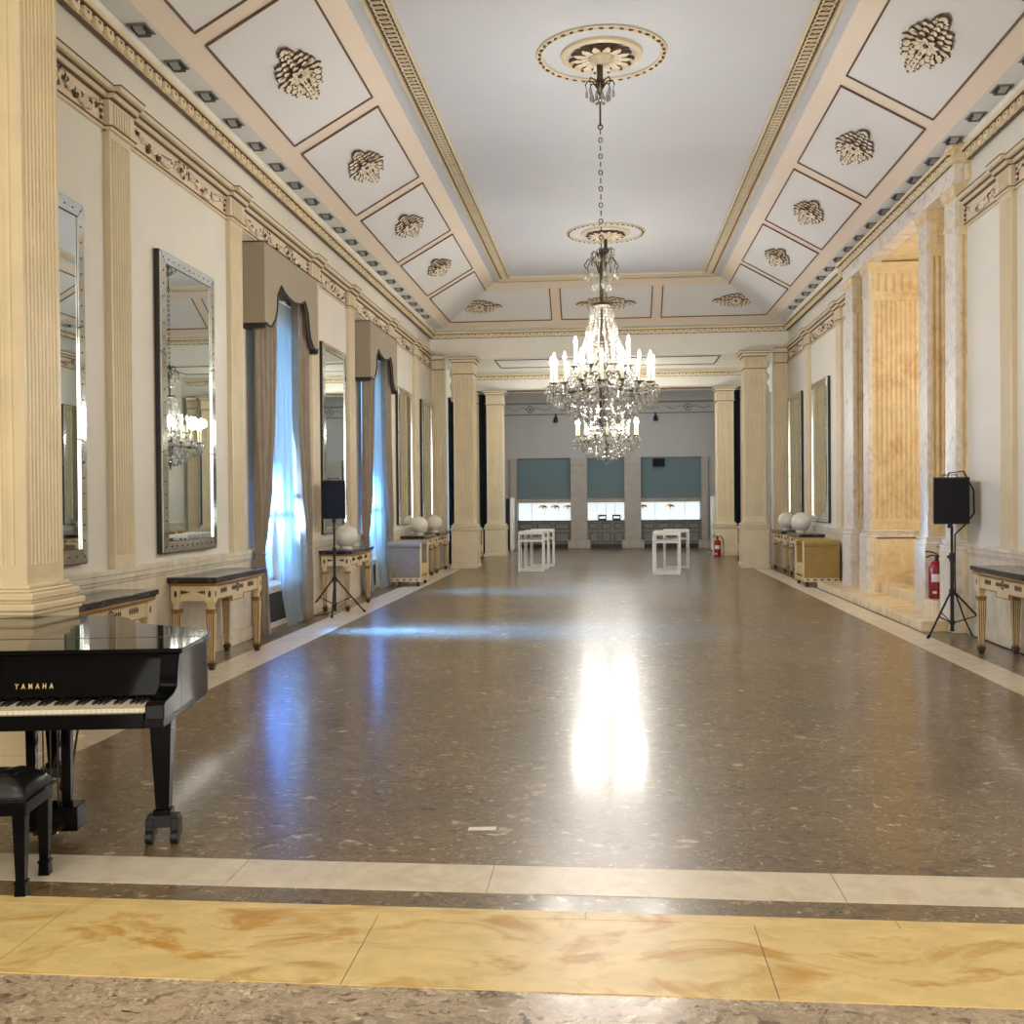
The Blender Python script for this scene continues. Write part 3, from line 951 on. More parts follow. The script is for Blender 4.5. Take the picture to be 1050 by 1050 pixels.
# pilasters of the bar front
def bar_pilaster(x0, x1, label):
    h = (x1 - x0) / 2
    t = empty('bar_pilaster', ((x0 + x1) / 2, YB, 0), 0, label, 'pilaster')
    MB().box(-h, h, -.16, .02, .28, 2.80).build('shaft', 'bar_stone', t, bevel=.006)
    MB().box(-h - .1, h + .1, -.24, .02, 0, .28).build('base', 'bar_stone', t, bevel=.01)
    MB().box(-h, h, -.17, .02, 2.80, 3.06).build('capital', 'bar_stone', t, bevel=.006)
bar_pilaster(-1.24, -.68, 'grey stone pilaster of the bar, left of centre')
bar_pilaster(.57, 1.12, 'grey stone pilaster of the bar, right of centre')
bar_pilaster(-3.28, -3.06, 'thin grey stone pilaster at the left end of the bar')
bar_pilaster(3.12, 3.34, 'thin grey stone pilaster at the right end of the bar')

# ================================================================ CEILING ORNAMENTS
def leaf(mb, c, ang, L, wd, h, rotm, m=0, tipm=1):
    """acanthus leaf: ribbed blade with curled dark tip, lying in the local xy plane"""
    c = Vector(c)
    d = Vector((math.cos(ang), math.sin(ang), 0)); s = Vector((-d.y, d.x, 0)); z = Vector((0, 0, 1))
    rings = []
    for i in range(7):
        t = i / 6
        ww = wd * (math.sin(PI * min(1, t * .9 + .1)) ** .7) * (1.35 + .16 * (-1) ** i)
        p = c + d * L * t + z * h * (.35 + .65 * math.sin(PI * t * .75))
        rings.append([p - s * ww - z * h * .5, p - s * ww * .62 + z * h * .25, p, p + s * ww * .62 + z * h * .25, p + s * ww - z * h * .5])
    o = len(mb.f)
    mb.loft(rings, m, close=False)
    for q in range(o, len(mb.f)):
        if (q - o) % 4 in (0, 3): mb.m[q] = tipm
    tip = c + d * L * .97 + z * h * .9
    mb.ell(tip, wd * .36, wd * .36, h * .45, 6, 4, tipm)
    for q in (-1, 1):
        mb.ell(c + d * L * .55 + s * q * wd * .85 + z * h * .45, wd * .2, wd * .2, h * .32, 5, 3, tipm)

def rosette(name, loc, rot, lx, ly, label, group):
    """diamond shaped acanthus rosette: central flower, leaf clusters reaching lx and ly"""
    t = empty(name, loc, 0, label, 'ceiling ornament', group, rot)
    t.scale = (1, 1, .55)
    fl = MB()
    r = ly * .60
    for i in range(9):
        leaf(fl, (0, 0, .025), i * 2 * PI / 9, r, r * .26, .05, None)
    fl.build('flower', ['ornament', 'gilt'], t)
    MB().ell((0, 0, .07), r * .2, r * .2, .03, 10, 6, 0).build('boss', 'gilt', t)
    lv = MB()
    for sx in (-1, 1):
        for f_, n in ((.22, 2), (.38, 2), (.54, 2), (.70, 1), (.80, 1)):
            x, ww = sx * lx * f_, ly * (1 - f_ * .92)
            for sy in (-1, 1):
                for q in range(n):
                    yy = sy * ww * (.42 + .30 * q if n > 1 else .28)
                    a = sy * (.30 + .40 * q) + random.uniform(-.15, .15)
                    leaf(lv, (x - sx * lx * .05, yy, .004), a if sx > 0 else PI - a, lx * .165, ly * .14, .045, None)
        for f_ in (.20, .36, .52, .66):
            leaf(lv, (sx * lx * (f_ - .04), 0, .012), 0 if sx > 0 else PI, lx * .20, ly * .15, .045, None)
        leaf(lv, (sx * lx * .78, 0, .01), 0 if sx > 0 else PI, lx * .24, ly * .20, .05, None)
    for sy in (-1, 1):
        for a in (-.55, 0, .55):
            leaf(lv, (a * lx * .22, sy * ly * .48, .0), sy * PI / 2 - a * .9 * sy, ly * .5 * (1 - .25 * abs(a)), ly * .14, .045, None)
    lv.build('leaves', ['ornament', 'gilt'], t)
    return t
ang = math.atan2(ZT - ZB, SB - ST)
def basis_rot(xa, za):
    xa, za = Vector(xa).normalized(), Vector(za).normalized()
    return Matrix((xa, za.cross(xa), za)).transposed().to_euler()
ORD = ['nearest', 'second nearest', 'third nearest', 'fourth nearest']
ros0 = None
for side, nm in ((-1, 'left'), (1, 'right')):
    for i, y in enumerate((10.83, 13.90, 16.98, 20.05)):
        p = slope_pt(side, .5, y, .008)
        nrm = Vector(slope_pt(side, .5, y, 1.0)) - Vector(slope_pt(side, .5, y, 0))
        rosette('ceiling_rosette', p, basis_rot((0, 1, 0), nrm), .62, .27, 'leafy plaster rosette, %s of four on the %s ceiling slope' % (ORD[i], nm), 'leafy rosettes on the ceiling slopes')
for x, nm in ((-3.02, 'wide leafy plaster spray in the far left corner of the ceiling'), (0, 'wide leafy plaster spray at the middle of the far ceiling slope'), (3.02, 'wide leafy plaster spray in the far right corner of the ceiling')):
    p = end_pt(x * .99, .5, .008)
    nrm = Vector(end_pt(0, .5, 1.0)) - Vector(end_pt(0, .5, 0))
    rosette('ceiling_rosette', p, basis_rot((1, 0, 0), nrm), .68 if x == 0 else .52, .26, nm, 'leafy sprays on the far ceiling slope')

def medallion(loc, label):
    t = empty('ceiling_medallion', loc, 0, label, 'ceiling ornament', 'round ceiling medallions', (PI, 0, 0))
    rg = MB()
    rg.lathe([(.655, 0), (.66, .02), (.675, .025), (.69, .012), (.715, .012), (.725, .022), (.738, .018), (.742, 0)], 64, caps=False)
    for i in range(40):
        a = i * 2 * PI / 40
        rg.ell((.70 * math.cos(a), .70 * math.sin(a), .018), .034, .018, .016, 7, 4, 1, Matrix.Rotation(a + PI / 2 + (.5 if i % 2 else -.4), 3, 'Z'))
    rg.build('outer_ring', ['trim', 'gilt'], t)
    inn = MB()
    inn.lathe([(.36, 0), (.385, .035), (.42, .05), (.455, .03), (.465, 0)], 56, caps=False)
    inn.build('inner_ring', 'trim', t)
    lv = MB()
    for i in range(14):
        a = i * 2 * PI / 14
        leaf(lv, (.11 * math.cos(a), .11 * math.sin(a), .01), a, .25, .055, .05, None)
    lv.build('leaves', ['ornament', 'gilt'], t)
    MB().lathe([(.14, 0), (.14, .05), (.11, .09), (.05, .12), (.02, .13)], 24).build('boss', 'trim', t)
    return t
medallion((-.03, 11.70, 6.662), 'round plaster medallion above the nearer chandelier')
medallion((0, 19.50, 6.662), 'smaller looking round plaster medallion above the second chandelier')

# downlights in the grey bands
def downlight(loc, rz, label, grp):
    t = empty('recessed_downlight', loc, rz, label, 'ceiling light', grp)
    return t
def dl_parts(t):
    fr = MB()
    for a in ((-.085, .085, -.105, -.09), (-.085, .085, .09, .105), (-.085, -.07, -.09, .09), (.07, .085, -.09, .09)):
        fr.box(*a, -.012, .004)
    fr.build('frame', 'bar_grey', t)
    hs = MB()
    hs.box(-.07, .07, -.09, .09, -.004, .002, 0)
    hs.add([(-.06, -.07, -.006), (.06, -.07, -.006), (.035, .015, -.045), (-.035, .015, -.045)], [(0, 1, 2, 3)], 1)
    hs.box(-.06, .06, .015, .075, -.045, -.006, 0)
    hs.box(-.06, -.05, -.07, .02, -.04, -.004, 0)
    hs.box(.05, .06, -.07, .02, -.04, -.004, 0)
    hs.build('reflector', ['dl_dark', 'dl_grey'], t)
ONES = ['first', 'second', 'third', 'fourth', 'fifth', 'sixth', 'seventh', 'eighth', 'ninth', 'tenth']
dl0 = None
for side, nm, ks in ((-1, 'left', range(0, 20)), (1, 'right', range(2, 20))):
    ks = list(ks)
    for q, kk in enumerate(ks):
        y = 8.83 + .755 * kk
        half = len(ks) // 2
        lb = ('square downlight in the %s grey ceiling band, %s from the near end' % (nm, ONES[q])) if q < half else ('square downlight in the %s grey ceiling band, %s from the far end' % (nm, ONES[len(ks) - 1 - q]))
        loc = (side * 4.085, y, ZB - .002)
        if dl0 is None:
            dl0 = downlight(loc, 0, lb, 'downlights in the left ceiling band')
            dl_parts(dl0)
            index_kids(dl0)
        else:
            copy_tree(dl0, lb, loc, 0, group='downlights in the %s ceiling band' % nm)

# ================================================================ MIRRORS
def mirror(side, a, b, z0, z1, label, tilt=0.0):
    L, H = b - a, z1 - z0
    t = empty('wall_mirror', (side * (W - .005), (a + b) / 2, z0), 0, label, 'mirror', 'tall mirrors along the walls')
    t.rotation_euler = (0, 0, tilt)
    h = L / 2
    bx = lambda mb, d0, d1, ya, yb, za, zb, m=0: mb.box(min(-side * d0, -side * d1), max(-side * d0, -side * d1), ya, yb, za, zb, m)
    bk = MB()
    bx(bk, 0, .05, -h, h, 0, H)
    bk.build('backing', 'mirror_frame', t, bevel=.004)
    bd = .125
    gl = MB()
    gl.add([(-side * .056, -h + bd, bd), (-side * .056, h - bd, bd), (-side * .056, h - bd, H - bd), (-side * .056, -h + bd, H - bd)], [(0, 1, 2, 3)])
    gl.build('glass', 'mirror', t, smooth=0)
    st = MB()
    o, i_ = .070, .063
    P = [(-h + .012, .012), (h - .012, .012), (h - .012, H - .012), (-h + .012, H - .012)]
    Q = [(-h + bd - .006, bd - .006), (h - bd + .006, bd - .006), (h - bd + .006, H - bd + .006), (-h + bd - .006, H - bd + .006)]
    def strip(p0, p1, q0, q1, cuts):
        for c in range(cuts):
            u0, u1 = c / cuts + .002, (c + 1) / cuts - .002
            lerp = lambda A, B, u: (A[0] + (B[0] - A[0]) * u, A[1] + (B[1] - A[1]) * u)
            a0, a1, b0, b1 = lerp(p0, p1, u0), lerp(p0, p1, u1), lerp(q0, q1, u0), lerp(q0, q1, u1)
            v = [(-side * i_, *a0), (-side * i_, *a1), (-side * o, *b1), (-side * o, *b0), (-side * .05, *a0), (-side * .05, *a1), (-side * .05, *b1), (-side * .05, *b0)]
            st.add(v, [(0, 1, 2, 3), (0, 1, 5, 4), (1, 2, 6, 5), (2, 3, 7, 6), (3, 0, 4, 7)])
    for e in range(4):
        strip(P[e], P[(e + 1) % 4], Q[e], Q[(e + 1) % 4], 3 if e % 2 else 2)
    st.build('bevelled_border', 'mirror_edge', t, smooth=0)
    sd = MB()
    m_ = .068
    for zz in [m_ + (H - 2 * m_) * q / 22 for q in range(23)]:
        for s in (-1, 1): sd.ell((-side * .068, s * (h - m_), zz), .006, .008, .008, 6, 4)
    for yy in [-h + m_ + (L - 2 * m_) * q / 10 for q in range(1, 10)]:
        for zz in (m_, H - m_): sd.ell((-side * .068, yy, zz), .006, .008, .008, 6, 4)
    sd.build('studs', 'mirror_frame', t)
    return t
MZ0, MZ1 = 1.155, 4.10
mirror(-1, 6.75, 8.12, MZ0, MZ1, 'mirror partly hidden behind the huge fluted pier at left')
mirror(-1, 9.55, 10.93, MZ0, MZ1, 'large mirror with studded glass border in front on the left wall', 0.0)
mirror(-1, 15.22, 16.62, MZ0, MZ1 - .02, 'mirror behind the left speaker, between the two curtained windows')
mirror(-1, 20.86, 22.40, MZ0, MZ1 - .08, 'mirror just behind the second curtained window on the left')
mirror(-1, 23.62, 24.98, MZ0, MZ1 - .08, 'farthest mirror on the left wall, close to the corner')
mirror(1, 20.50, 22.10, MZ0, MZ1 - .08, 'nearer of the two mirrors on the right wall')
mirror(1, 23.28, 24.85, MZ0, MZ1 - .08, 'farther of the two mirrors on the right wall, by the corner')

# ================================================================ CURTAINS
def pelmet(y0, dy, label):
    t = empty('curtain_pelmet', (-W, y0, 0), 0, label, 'pelmet', 'fabric pelmets over the windows')
    D, top = .27, 4.78
    s = dy / 2.20
    prof = [(0, 3.80), (.10, 3.78), (.22, 3.79), (.36, 3.90), (.42, 4.02), (.46, 4.22), (.60, 4.36), (.72, 4.31), (.92, 4.27), (1.10, 4.255)]
    prof = prof + [(2.20 - a, z) for a, z in prof[-2::-1]]
    prof = [(a * s, z) for a, z in prof]
    bd = MB()
    th = .02
    n = len(prof)
    fr = []
    for a, z in prof: fr.append((D, a, z))
    for i in range(n - 1):
        (a, za), (b, zb) = prof[i], prof[i + 1]
        bd.add([(D, a, za), (D, b, zb), (D, b, top), (D, a, top), (D - th, a, za), (D - th, b, zb), (D - th, b, top), (D - th, a, top)],
               [(0, 1, 2, 3), (7, 6, 5, 4), (0, 4, 5, 1), (3, 2, 6, 7)])
    bd.box(0, D, -th, 0, 3.80, top); bd.box(0, D, dy, dy + th, 3.80, top)
    bd.box(0, D, -th, dy + th, top - .015, top)
    bd.build('fabric_box', 'pelmet', t, smooth=0)
    tr = MB()
    tr.tube([(D + .006, a, z) for a, z in prof], .013, 6)
    tr.build('braid', 'fringe', t)
    for yy in (-th / 2, dy + th / 2):
        fg = MB()
        fg.box(.0, D, yy - .012, yy + .012, 3.74, 3.80)
        for q in range(9): fg.cyl((.02 + q * .028, yy - .013, 3.72), (.02 + q * .028, yy - .013, 3.80), .008, n=5)
        fg.build('fringe', 'fringe', t)
    return t
pelmet(12.02, 2.22, 'taupe fabric pelmet with scalloped edge over the nearer window')
pelmet(17.52, 2.24, 'taupe fabric pelmet with scalloped edge over the second window')

def cloth_grid(mb, fn, nu, nv):
    v = [fn(i / nu, j / nv) for j in range(nv + 1) for i in range(nu + 1)]
    f = [(j * (nu + 1) + i, j * (nu + 1) + i + 1, (j + 1) * (nu + 1) + i + 1, (j + 1) * (nu + 1) + i) for j in range(nv) for i in range(nu)]
    return mb.add(v, f)
def lerp_keys(keys, z):
    for (z0, v0), (z1, v1) in zip(keys[:-1], keys[1:]):
        if z <= z1:
            t = (z - z0) / (z1 - z0)
            t = t * t * (3 - 2 * t)
            return v0 + (v1 - v0) * t
    return keys[-1][1]
def drape(y_out, sgn, label, tie_z=1.02, w_top=.62):
    """tied back drape; hangs from y_out towards the window middle (sgn)"""
    t = empty('drape', (-W, y_out, 0), 0, label, 'curtain', 'tied back drapes')
    outer = [(0, .04), (tie_z - .1, .03), (tie_z, .02), (tie_z + .6, .02), (3.9, 0)]
    inner = [(0, .30), (tie_z - .25, .24), (tie_z, .155), (tie_z + .25, .26), (tie_z + .8, .44), (2.9, w_top - .03), (3.9, w_top)]
    def fn(u, v):
        z = .02 + v * 4.45
        a, b = lerp_keys(outer, z), lerp_keys(inner, z)
        y = a + (b - a) * u
        pinch = 1 - .35 * math.exp(-((z - tie_z) / .25) ** 2)
        x = .13 + .05 * pinch * math.sin(u * 5.2 * 2 * PI + .4 * math.sin(z * 1.7)) + .015 * math.sin(u * 23 + z)
        return (x, sgn * y, z)
    o = cloth_grid(MB(), fn, 64, 40).build('cloth', 'taupe', t, smooth=80)
    so = o.modifiers.new('thickness', 'SOLIDIFY'); so.thickness = .008
    tb = MB()
    tb.tube([(.03, sgn * .01, tie_z + .05), (.17, sgn * .02, tie_z + .02), (.185, sgn * .09, tie_z - .01), (.17, sgn * .155, tie_z), (.09, sgn * .165, tie_z + .01)], .014, 6)
    tb.build('tieback', 'taupe', t)
    return t
drape(12.06, 1, 'taupe drape tied back on the near side of the nearer window')
drape(14.22, -1, 'taupe drape tied back on the far side of the nearer window, by the left speaker')
drape(17.56, 1, 'taupe drape tied back on the near side of the second window')
drape(19.74, -1, 'taupe drape tied back on the far side of the second window')
def sheer(ya, yb, ybot0, ybot1, label, ph=0.0):
    t = empty('sheer_curtain', (-W, 0, 0), 0, label, 'curtain', 'glowing sheer curtains')
    def fn(u, v):
        z = .015 + v * 4.25
        m = max(0, 1 - z / 1.7) ** .8
        a, b = ya + (ybot0 - ya) * m, yb + (ybot1 - yb) * m
        y = a + (b - a) * u
        return (.07 + .022 * math.sin(u * 8 * 2 * PI + ph) + .008 * math.sin(u * 31 + z * 1.3) + .12 * max(0, .5 - z), y, z)
    cloth_grid(MB(), fn, 96, 24).build('cloth', 'sheer', t, smooth=80)
    rd = MB()
    rd.cyl((.07, ya, 4.28), (.07, yb, 4.28), .012)
    rd.build('curtain_rod', 'white_paint', t)
sheer(12.25, 12.93, 12.05, 12.50, 'blue lit sheer curtain, near half at the nearer window')
sheer(12.9, 13.98, 13.18, 14.08, 'blue lit sheer curtain, far half at the nearer window', 1.3)
sheer(17.75, 18.60, 17.65, 18.25, 'blue lit sheer curtain, near half at the second window', .5)
sheer(18.6, 19.55, 18.75, 19.6, 'blue lit sheer curtain, far half at the second window', 2.0)

# draped curtain in the gap beside each front pier
def gap_curtain(x, wd, label, mat):
    t = empty('gap_curtain', (x, YE + .55, 0), 0, label, 'curtain')
    def fn(u, v):
        z = .05 + v * 4.2
        return ((u - .5) * wd, .03 * math.sin(u * 22), z)
    cloth_grid(MB(), fn, 24, 4).build('cloth', mat, t, smooth=80)
    sw = MB()
    pts = [(math.sin(q * 1.5) * .03, -.06, 5.02 - q * .075) for q in range(13)]
    sw.tube(pts, [.04, .085, .09, .07, .05, .075, .085, .07, .05, .07, .075, .055, .02], 9)
    sw.build('swag', 'white_paint', t, smooth=60)
gap_curtain(-3.83, .30, 'dark curtain with white twisted swag beside the left front pier', 'navy')
gap_curtain(3.85, .34, 'white curtain with twisted swag beside the right front pier', 'white_paint')
def plain_curtain(x, y, wd, top, label):
    t = empty('dark_curtain', (x, y, 0), 0, label, 'curtain')
    cloth_grid(MB(), lambda u, v: ((u - .5) * wd, .03 * math.sin(u * 18), .02 + v * (top - .02)), 24, 4).build('cloth', 'navy', t, smooth=80)
plain_curtain(-3.72, 30.9, .45, 4.85, 'dark blue curtain in the slit beside the left rear pier')
plain_curtain(3.80, 30.9, .45, 4.85, 'dark blue curtain in the slit beside the right rear pier')

# ================================================================ CONSOLE TABLES
def console_parts(t, L, D=.45, H=.92, feet=True):
    """local: x 0 (wall) .. D (front), y -L/2 .. L/2"""
    h = L / 2
    tp = MB()
    tp.box(-.02, D + .03, -h - .03, h + .03, H - .045, H)
    tp.box(-.02, D + .015, -h - .015, h + .015, H - .06, H - .045)
    tp.build('marble_top', 'black_marble', t, bevel=.006)
    mo = MB()
    mo.box(0, D + .01, -h - .01, h + .01, H - .085, H - .06)
    mo.build('gilt_moulding', 'console_gold', t, bevel=.006)
    ap = MB()
    z0, z1 = H - .235, H - .085
    ap.box(.03, D - .03, -h + .03, -h + .05, z0, z1)
    ap.box(.03, D - .03, h - .05, h - .03, z0, z1)
    ap.box(D - .05, D - .03, -h + .05, h - .05, z0, z1)
    ap.box(.0, .02, -h + .05, h - .05, z0, z1)
    ap.box(D - .05, D - .028, -.16, .16, z0 - .045, z0 + .01)
    om = MB()
    og = MB()
    x = D - .028
    zc = (z0 + z1) / 2 + .01
    og.box(D - .04, D - .024, -h + .06, h - .06, z1 - .014, z1 - .004)
    for (a, b) in ((-h + .06, -.16), (.16, h - .06)):
        og.box(D - .04, D - .024, a, b, z0 + .002, z0 + .012)
    og.box(D - .04, D - .024, -.17, .17, z0 - .046, z0 - .036)
    for s in (-1, 1):
        og.box(D - .04, D - .024, s * .165 - .006, s * .165 + .006, z0 - .046, z0 + .012)
    og.build('gilt_edging', 'console_gold', t)
    def motif(cy, cz, face):
        f = (lambda a, b, o: (x + o, cy + a, cz + b)) if face == 'front' else (lambda a, b, o: (cy + a, face * (h - .028) + face * o, cz + b))
        def blob(a, b, ra, rb):
            c = f(a, b, .0)
            if face == 'front': om.ell(c, .006, ra, rb, 7, 4)
            else: om.ell(c, ra, .006, rb, 7, 4)
        return blob
    for cy in (-h * .55, h * .55):
        b = motif(cy, zc, 'front')
        for q in range(5):
            b((q - 2) * .035, 0, .014, .008); b((q - 2) * .035, .014, .006, .014); b((q - 2) * .035, -.014, .006, .012)
    b = motif(0, zc, 'front')
    for q in range(10): b(.036 * math.cos(q * .628), .036 * math.sin(q * .628), .010, .010)
    b(0, 0, .016, .016)
    for s in (-1, 1):
        for q in range(4): b(s * (.065 + q * .03), 0, .013, .007); b(s * (.065 + q * .03), .012, .005, .010); b(s * (.065 + q * .03), -.012, .005, .010)
    for fc in (-1, 1):
        b = motif(D / 2, zc, fc)
        for s in (-1, 1):
            for q in range(4): b(s * (.07 + q * .022), 0, .011, .012 + .006 * q)
            b(s * .05, 0, .012, .005)
    om.m = [1] * len(om.m)
    ap.join(om)
    ap.build('apron', ['console', 'ornament_dark'], t)
    for sx in (0, 1):
        for sy in (-1, 1):
            lx, ly = (.05, D - .055)[sx], sy * (h - .055)
            lg = MB()
            lg.box(lx - .045, lx + .045, ly - .045, ly + .045, H - .245, H - .085, 0)
            lg.frustum(lx, ly, H - .275, H - .245, .030, .030, .040, .040, 0)
            lg.box(lx - .028, lx + .028, ly - .028, ly + .028, H - .315, H - .275, 0)
            lg.box(lx - .043, lx + .043, ly - .043, ly + .043, H - .335, H - .315, 1)
            lg.frustum(lx, ly, .075, H - .335, .024, .024, .040, .040, 1)
            for a in (-1, 0, 1):
                for q in (-1, 1):
                    hh = H - .36
                    for ax in (0, 1):
                        p0 = (lx + (a * .012 if ax == 0 else q * .0235), ly + (q * .0235 if ax == 0 else a * .012), .10)
                        p1 = (lx + (a * .022 if ax == 0 else q * .0385), ly + (q * .0385 if ax == 0 else a * .022), hh)
                        lg.cyl(p0, p1, .0035, .006, 5, 0)
            lg.ell((lx + .045, ly, H - .165), .004, .016, .035, 7, 4, 2)
            lg.ell((lx, ly + sy * .045, H - .165), .016, .004, .035, 7, 4, 2)
            l = lg.build('leg', ['console', 'console_gold', 'ornament_dark'], t)
            fo = MB()
            fo.frustum(lx, ly, 0, .045, .020, .020, .030, .030)
            fo.box(lx - .033, lx + .033, ly - .033, ly + .033, .045, .075)
            fo.build('foot', 'ornament_dark', l)
def console(side, y, L, label, src=None):
    loc = (side * (W - .045), y, 0)
    g = 'gilt and cream console tables along the walls'
    rz = 0 if side < 0 else PI
    if src: return copy_tree(src, label, loc, rz, group=g)
    t = empty('console_table', loc, rz, label, 'table', g)
    console_parts(t, L)
    index_kids(t)
    return t
cA = console(-1, 10.45, 1.42, 'gilt console table standing under the large front mirror on the left')
console(-1, 7.69, 0, 'gilt console table half hidden behind the piano and huge pier', cA)
console(-1, 15.78, 0, 'gilt console with one white vase, behind the left speaker stand', cA)
console(-1, 21.85, 0, 'gilt console behind the grey looking armchair on the left', cA)
console(-1, 23.85, 0, 'farthest left gilt console, next to the front pier', cA)
console(1, 10.52, 0, 'gilt console table at the right edge, nearest on the right wall', cA)
console(1, 21.70, 0, 'gilt console behind the gold armchair on the right', cA)
console(1, 23.80, 0, 'farthest right gilt console, next to the front pier', cA)

# ================================================================ VASES
def vase(loc, label, src=None, s=1.0, tilt=0):
    if src:
        c = copy_tree(src, label, loc, tilt, group='white vases on the consoles'); c.scale = (s, s, s); return c
    o = MB().lathe([(.070, 0), (.088, .004), (.090, .02)] + [(.178 * math.cos(R(q)), .198 + .178 * math.sin(R(q))) for q in range(-58, 73, 10)] + [(.050, .370), (.052, .380), (.042, .380), (.038, .366)], 32).build('round_vase', 'vase', loc=loc)
    o.scale = (s, s, s)
    return tag(o, label, 'vase', 'white vases on the consoles')
VZ = .9205
v0 = vase((-3.99, 15.45, VZ), 'round white vase alone on the console by the left speaker')
vase((-4.02, 21.75, VZ), 'round white vase on the console behind the grey looking armchair', v0, 1.05)
vase((-4.0, 23.55, VZ), 'round white vase on the farthest left console by the pier', v0, 1.05)
vase((4.0, 21.85, VZ), 'round white vase on the console behind the gold armchair', v0, 1.12)
vase((4.03, 23.75, VZ), 'round white vase on the farthest right console by the pier', v0, 1.08)

# ================================================================ ARMCHAIRS
def armchair(loc, rz, out, inn, label):
    """local: faces +x, back at x=0; width along y"""
    t = empty('armchair', loc, rz, label, 'armchair', 'low upholstered armchairs')
    Wd, Dp = .90, .62
    h = Wd / 2
    for s in (-1, 1):
        ar = MB()
        ya, yb = s * (h - .13), s * h
        ar.box(.0, Dp, min(ya, yb), max(ya, yb), .17, .76)
        o = ar.build('arm', out, t, bevel=.012)
        rl = MB()
        pr = [(s * (h - .065) + .098 * math.cos(q * PI / 8), .80 + .074 * math.sin(q * PI / 8)) for q in range(16)]
        rl.prism(pr, -.005, Dp + .012, 0, lambda a, b, c: (c, a, b))
        rl.build('arm_roll', out, o, bevel=.006)
        fp = MB()
        fp.box(Dp, Dp + .018, min(ya, yb) + .004, max(ya, yb) - .004, .17, .84)
        fp.build('arm_front', 'console', o, bevel=.008)
    bk = MB()
    bk.box(-.02, .14, -h + .006, h - .006, .17, .80)
    prb = [(.05 + .08 * math.cos(q * PI / 8), .81 + .062 * math.sin(q * PI / 8)) for q in range(16)]
    bk.prism(prb, -h + .006, h - .006, 0, lambda a, b, c: (a, c, b))
    bk.build('backrest', inn, t, bevel=.012)
    MB().box(.13, Dp + .01, -h + .13, h - .13, .20, .42).build('seat_cushion', 'straw_velvet', t, bevel=.03)
    rl = MB()
    rl.box(-.01, Dp + .02, -h - .005, h + .005, .10, .17)
    for q in range(7):
        y = -h + .08 + q * (Wd - .16) / 6
        rl.ell((Dp + .021, y, .135), .006, .03, .014, 6, 4, 1)
    for s in (-1, 1):
        for q in range(5): rl.ell((.06 + q * .125, s * (h + .006), .135), .03, .006, .014, 6, 4, 1)
    rl.build('base_rail', ['console', 'ornament_dark'], t, bevel=.004)
    for sx in (.05, Dp - .05):
        for s in (-1, 1):
            MB().lathe([(.018, 0), (.028, .015), (.034, .045), (.026, .075), (.034, .10)], 14, (sx, s * (h - .06), 0)).build('leg', 'bronze', t)
    return t
armchair((-4.22, 19.95, 0), 0, 'light_greyed_velvet', 'gold_velvet', 'grey looking armchair on the left beside the second curtained window')
armchair((4.22, 19.78, 0), PI, 'gold_velvet', 'gold_velvet', 'gold armchair on the right beside the marble screen')
armchair((-4.12, 28.2, 0), 0, 'light_greyed_velvet', 'gold_velvet', 'grey looking armchair glimpsed between the two left piers')
armchair((4.16, 28.3, 0), PI, 'gold_velvet', 'gold_velvet', 'gold armchair glimpsed between the two right piers')

# ================================================================ CHANDELIERS
def drop(mb, p, L, r, m=0, n=6):
    x, y, z = p
    rings = []
    for t, k_ in ((0, .12), (.25, .45), (.66, 1.0), (.85, .7), (1.0, .05)):
        rings.append([(x + r * k_ * math.cos(2 * PI * i / n), y + r * k_ * math.sin(2 * PI * i / n), z - L * t) for i in range(n)])
    mb.loft(rings, m)
def pol(r, a, z): return (r * math.cos(a), r * math.sin(a), z)

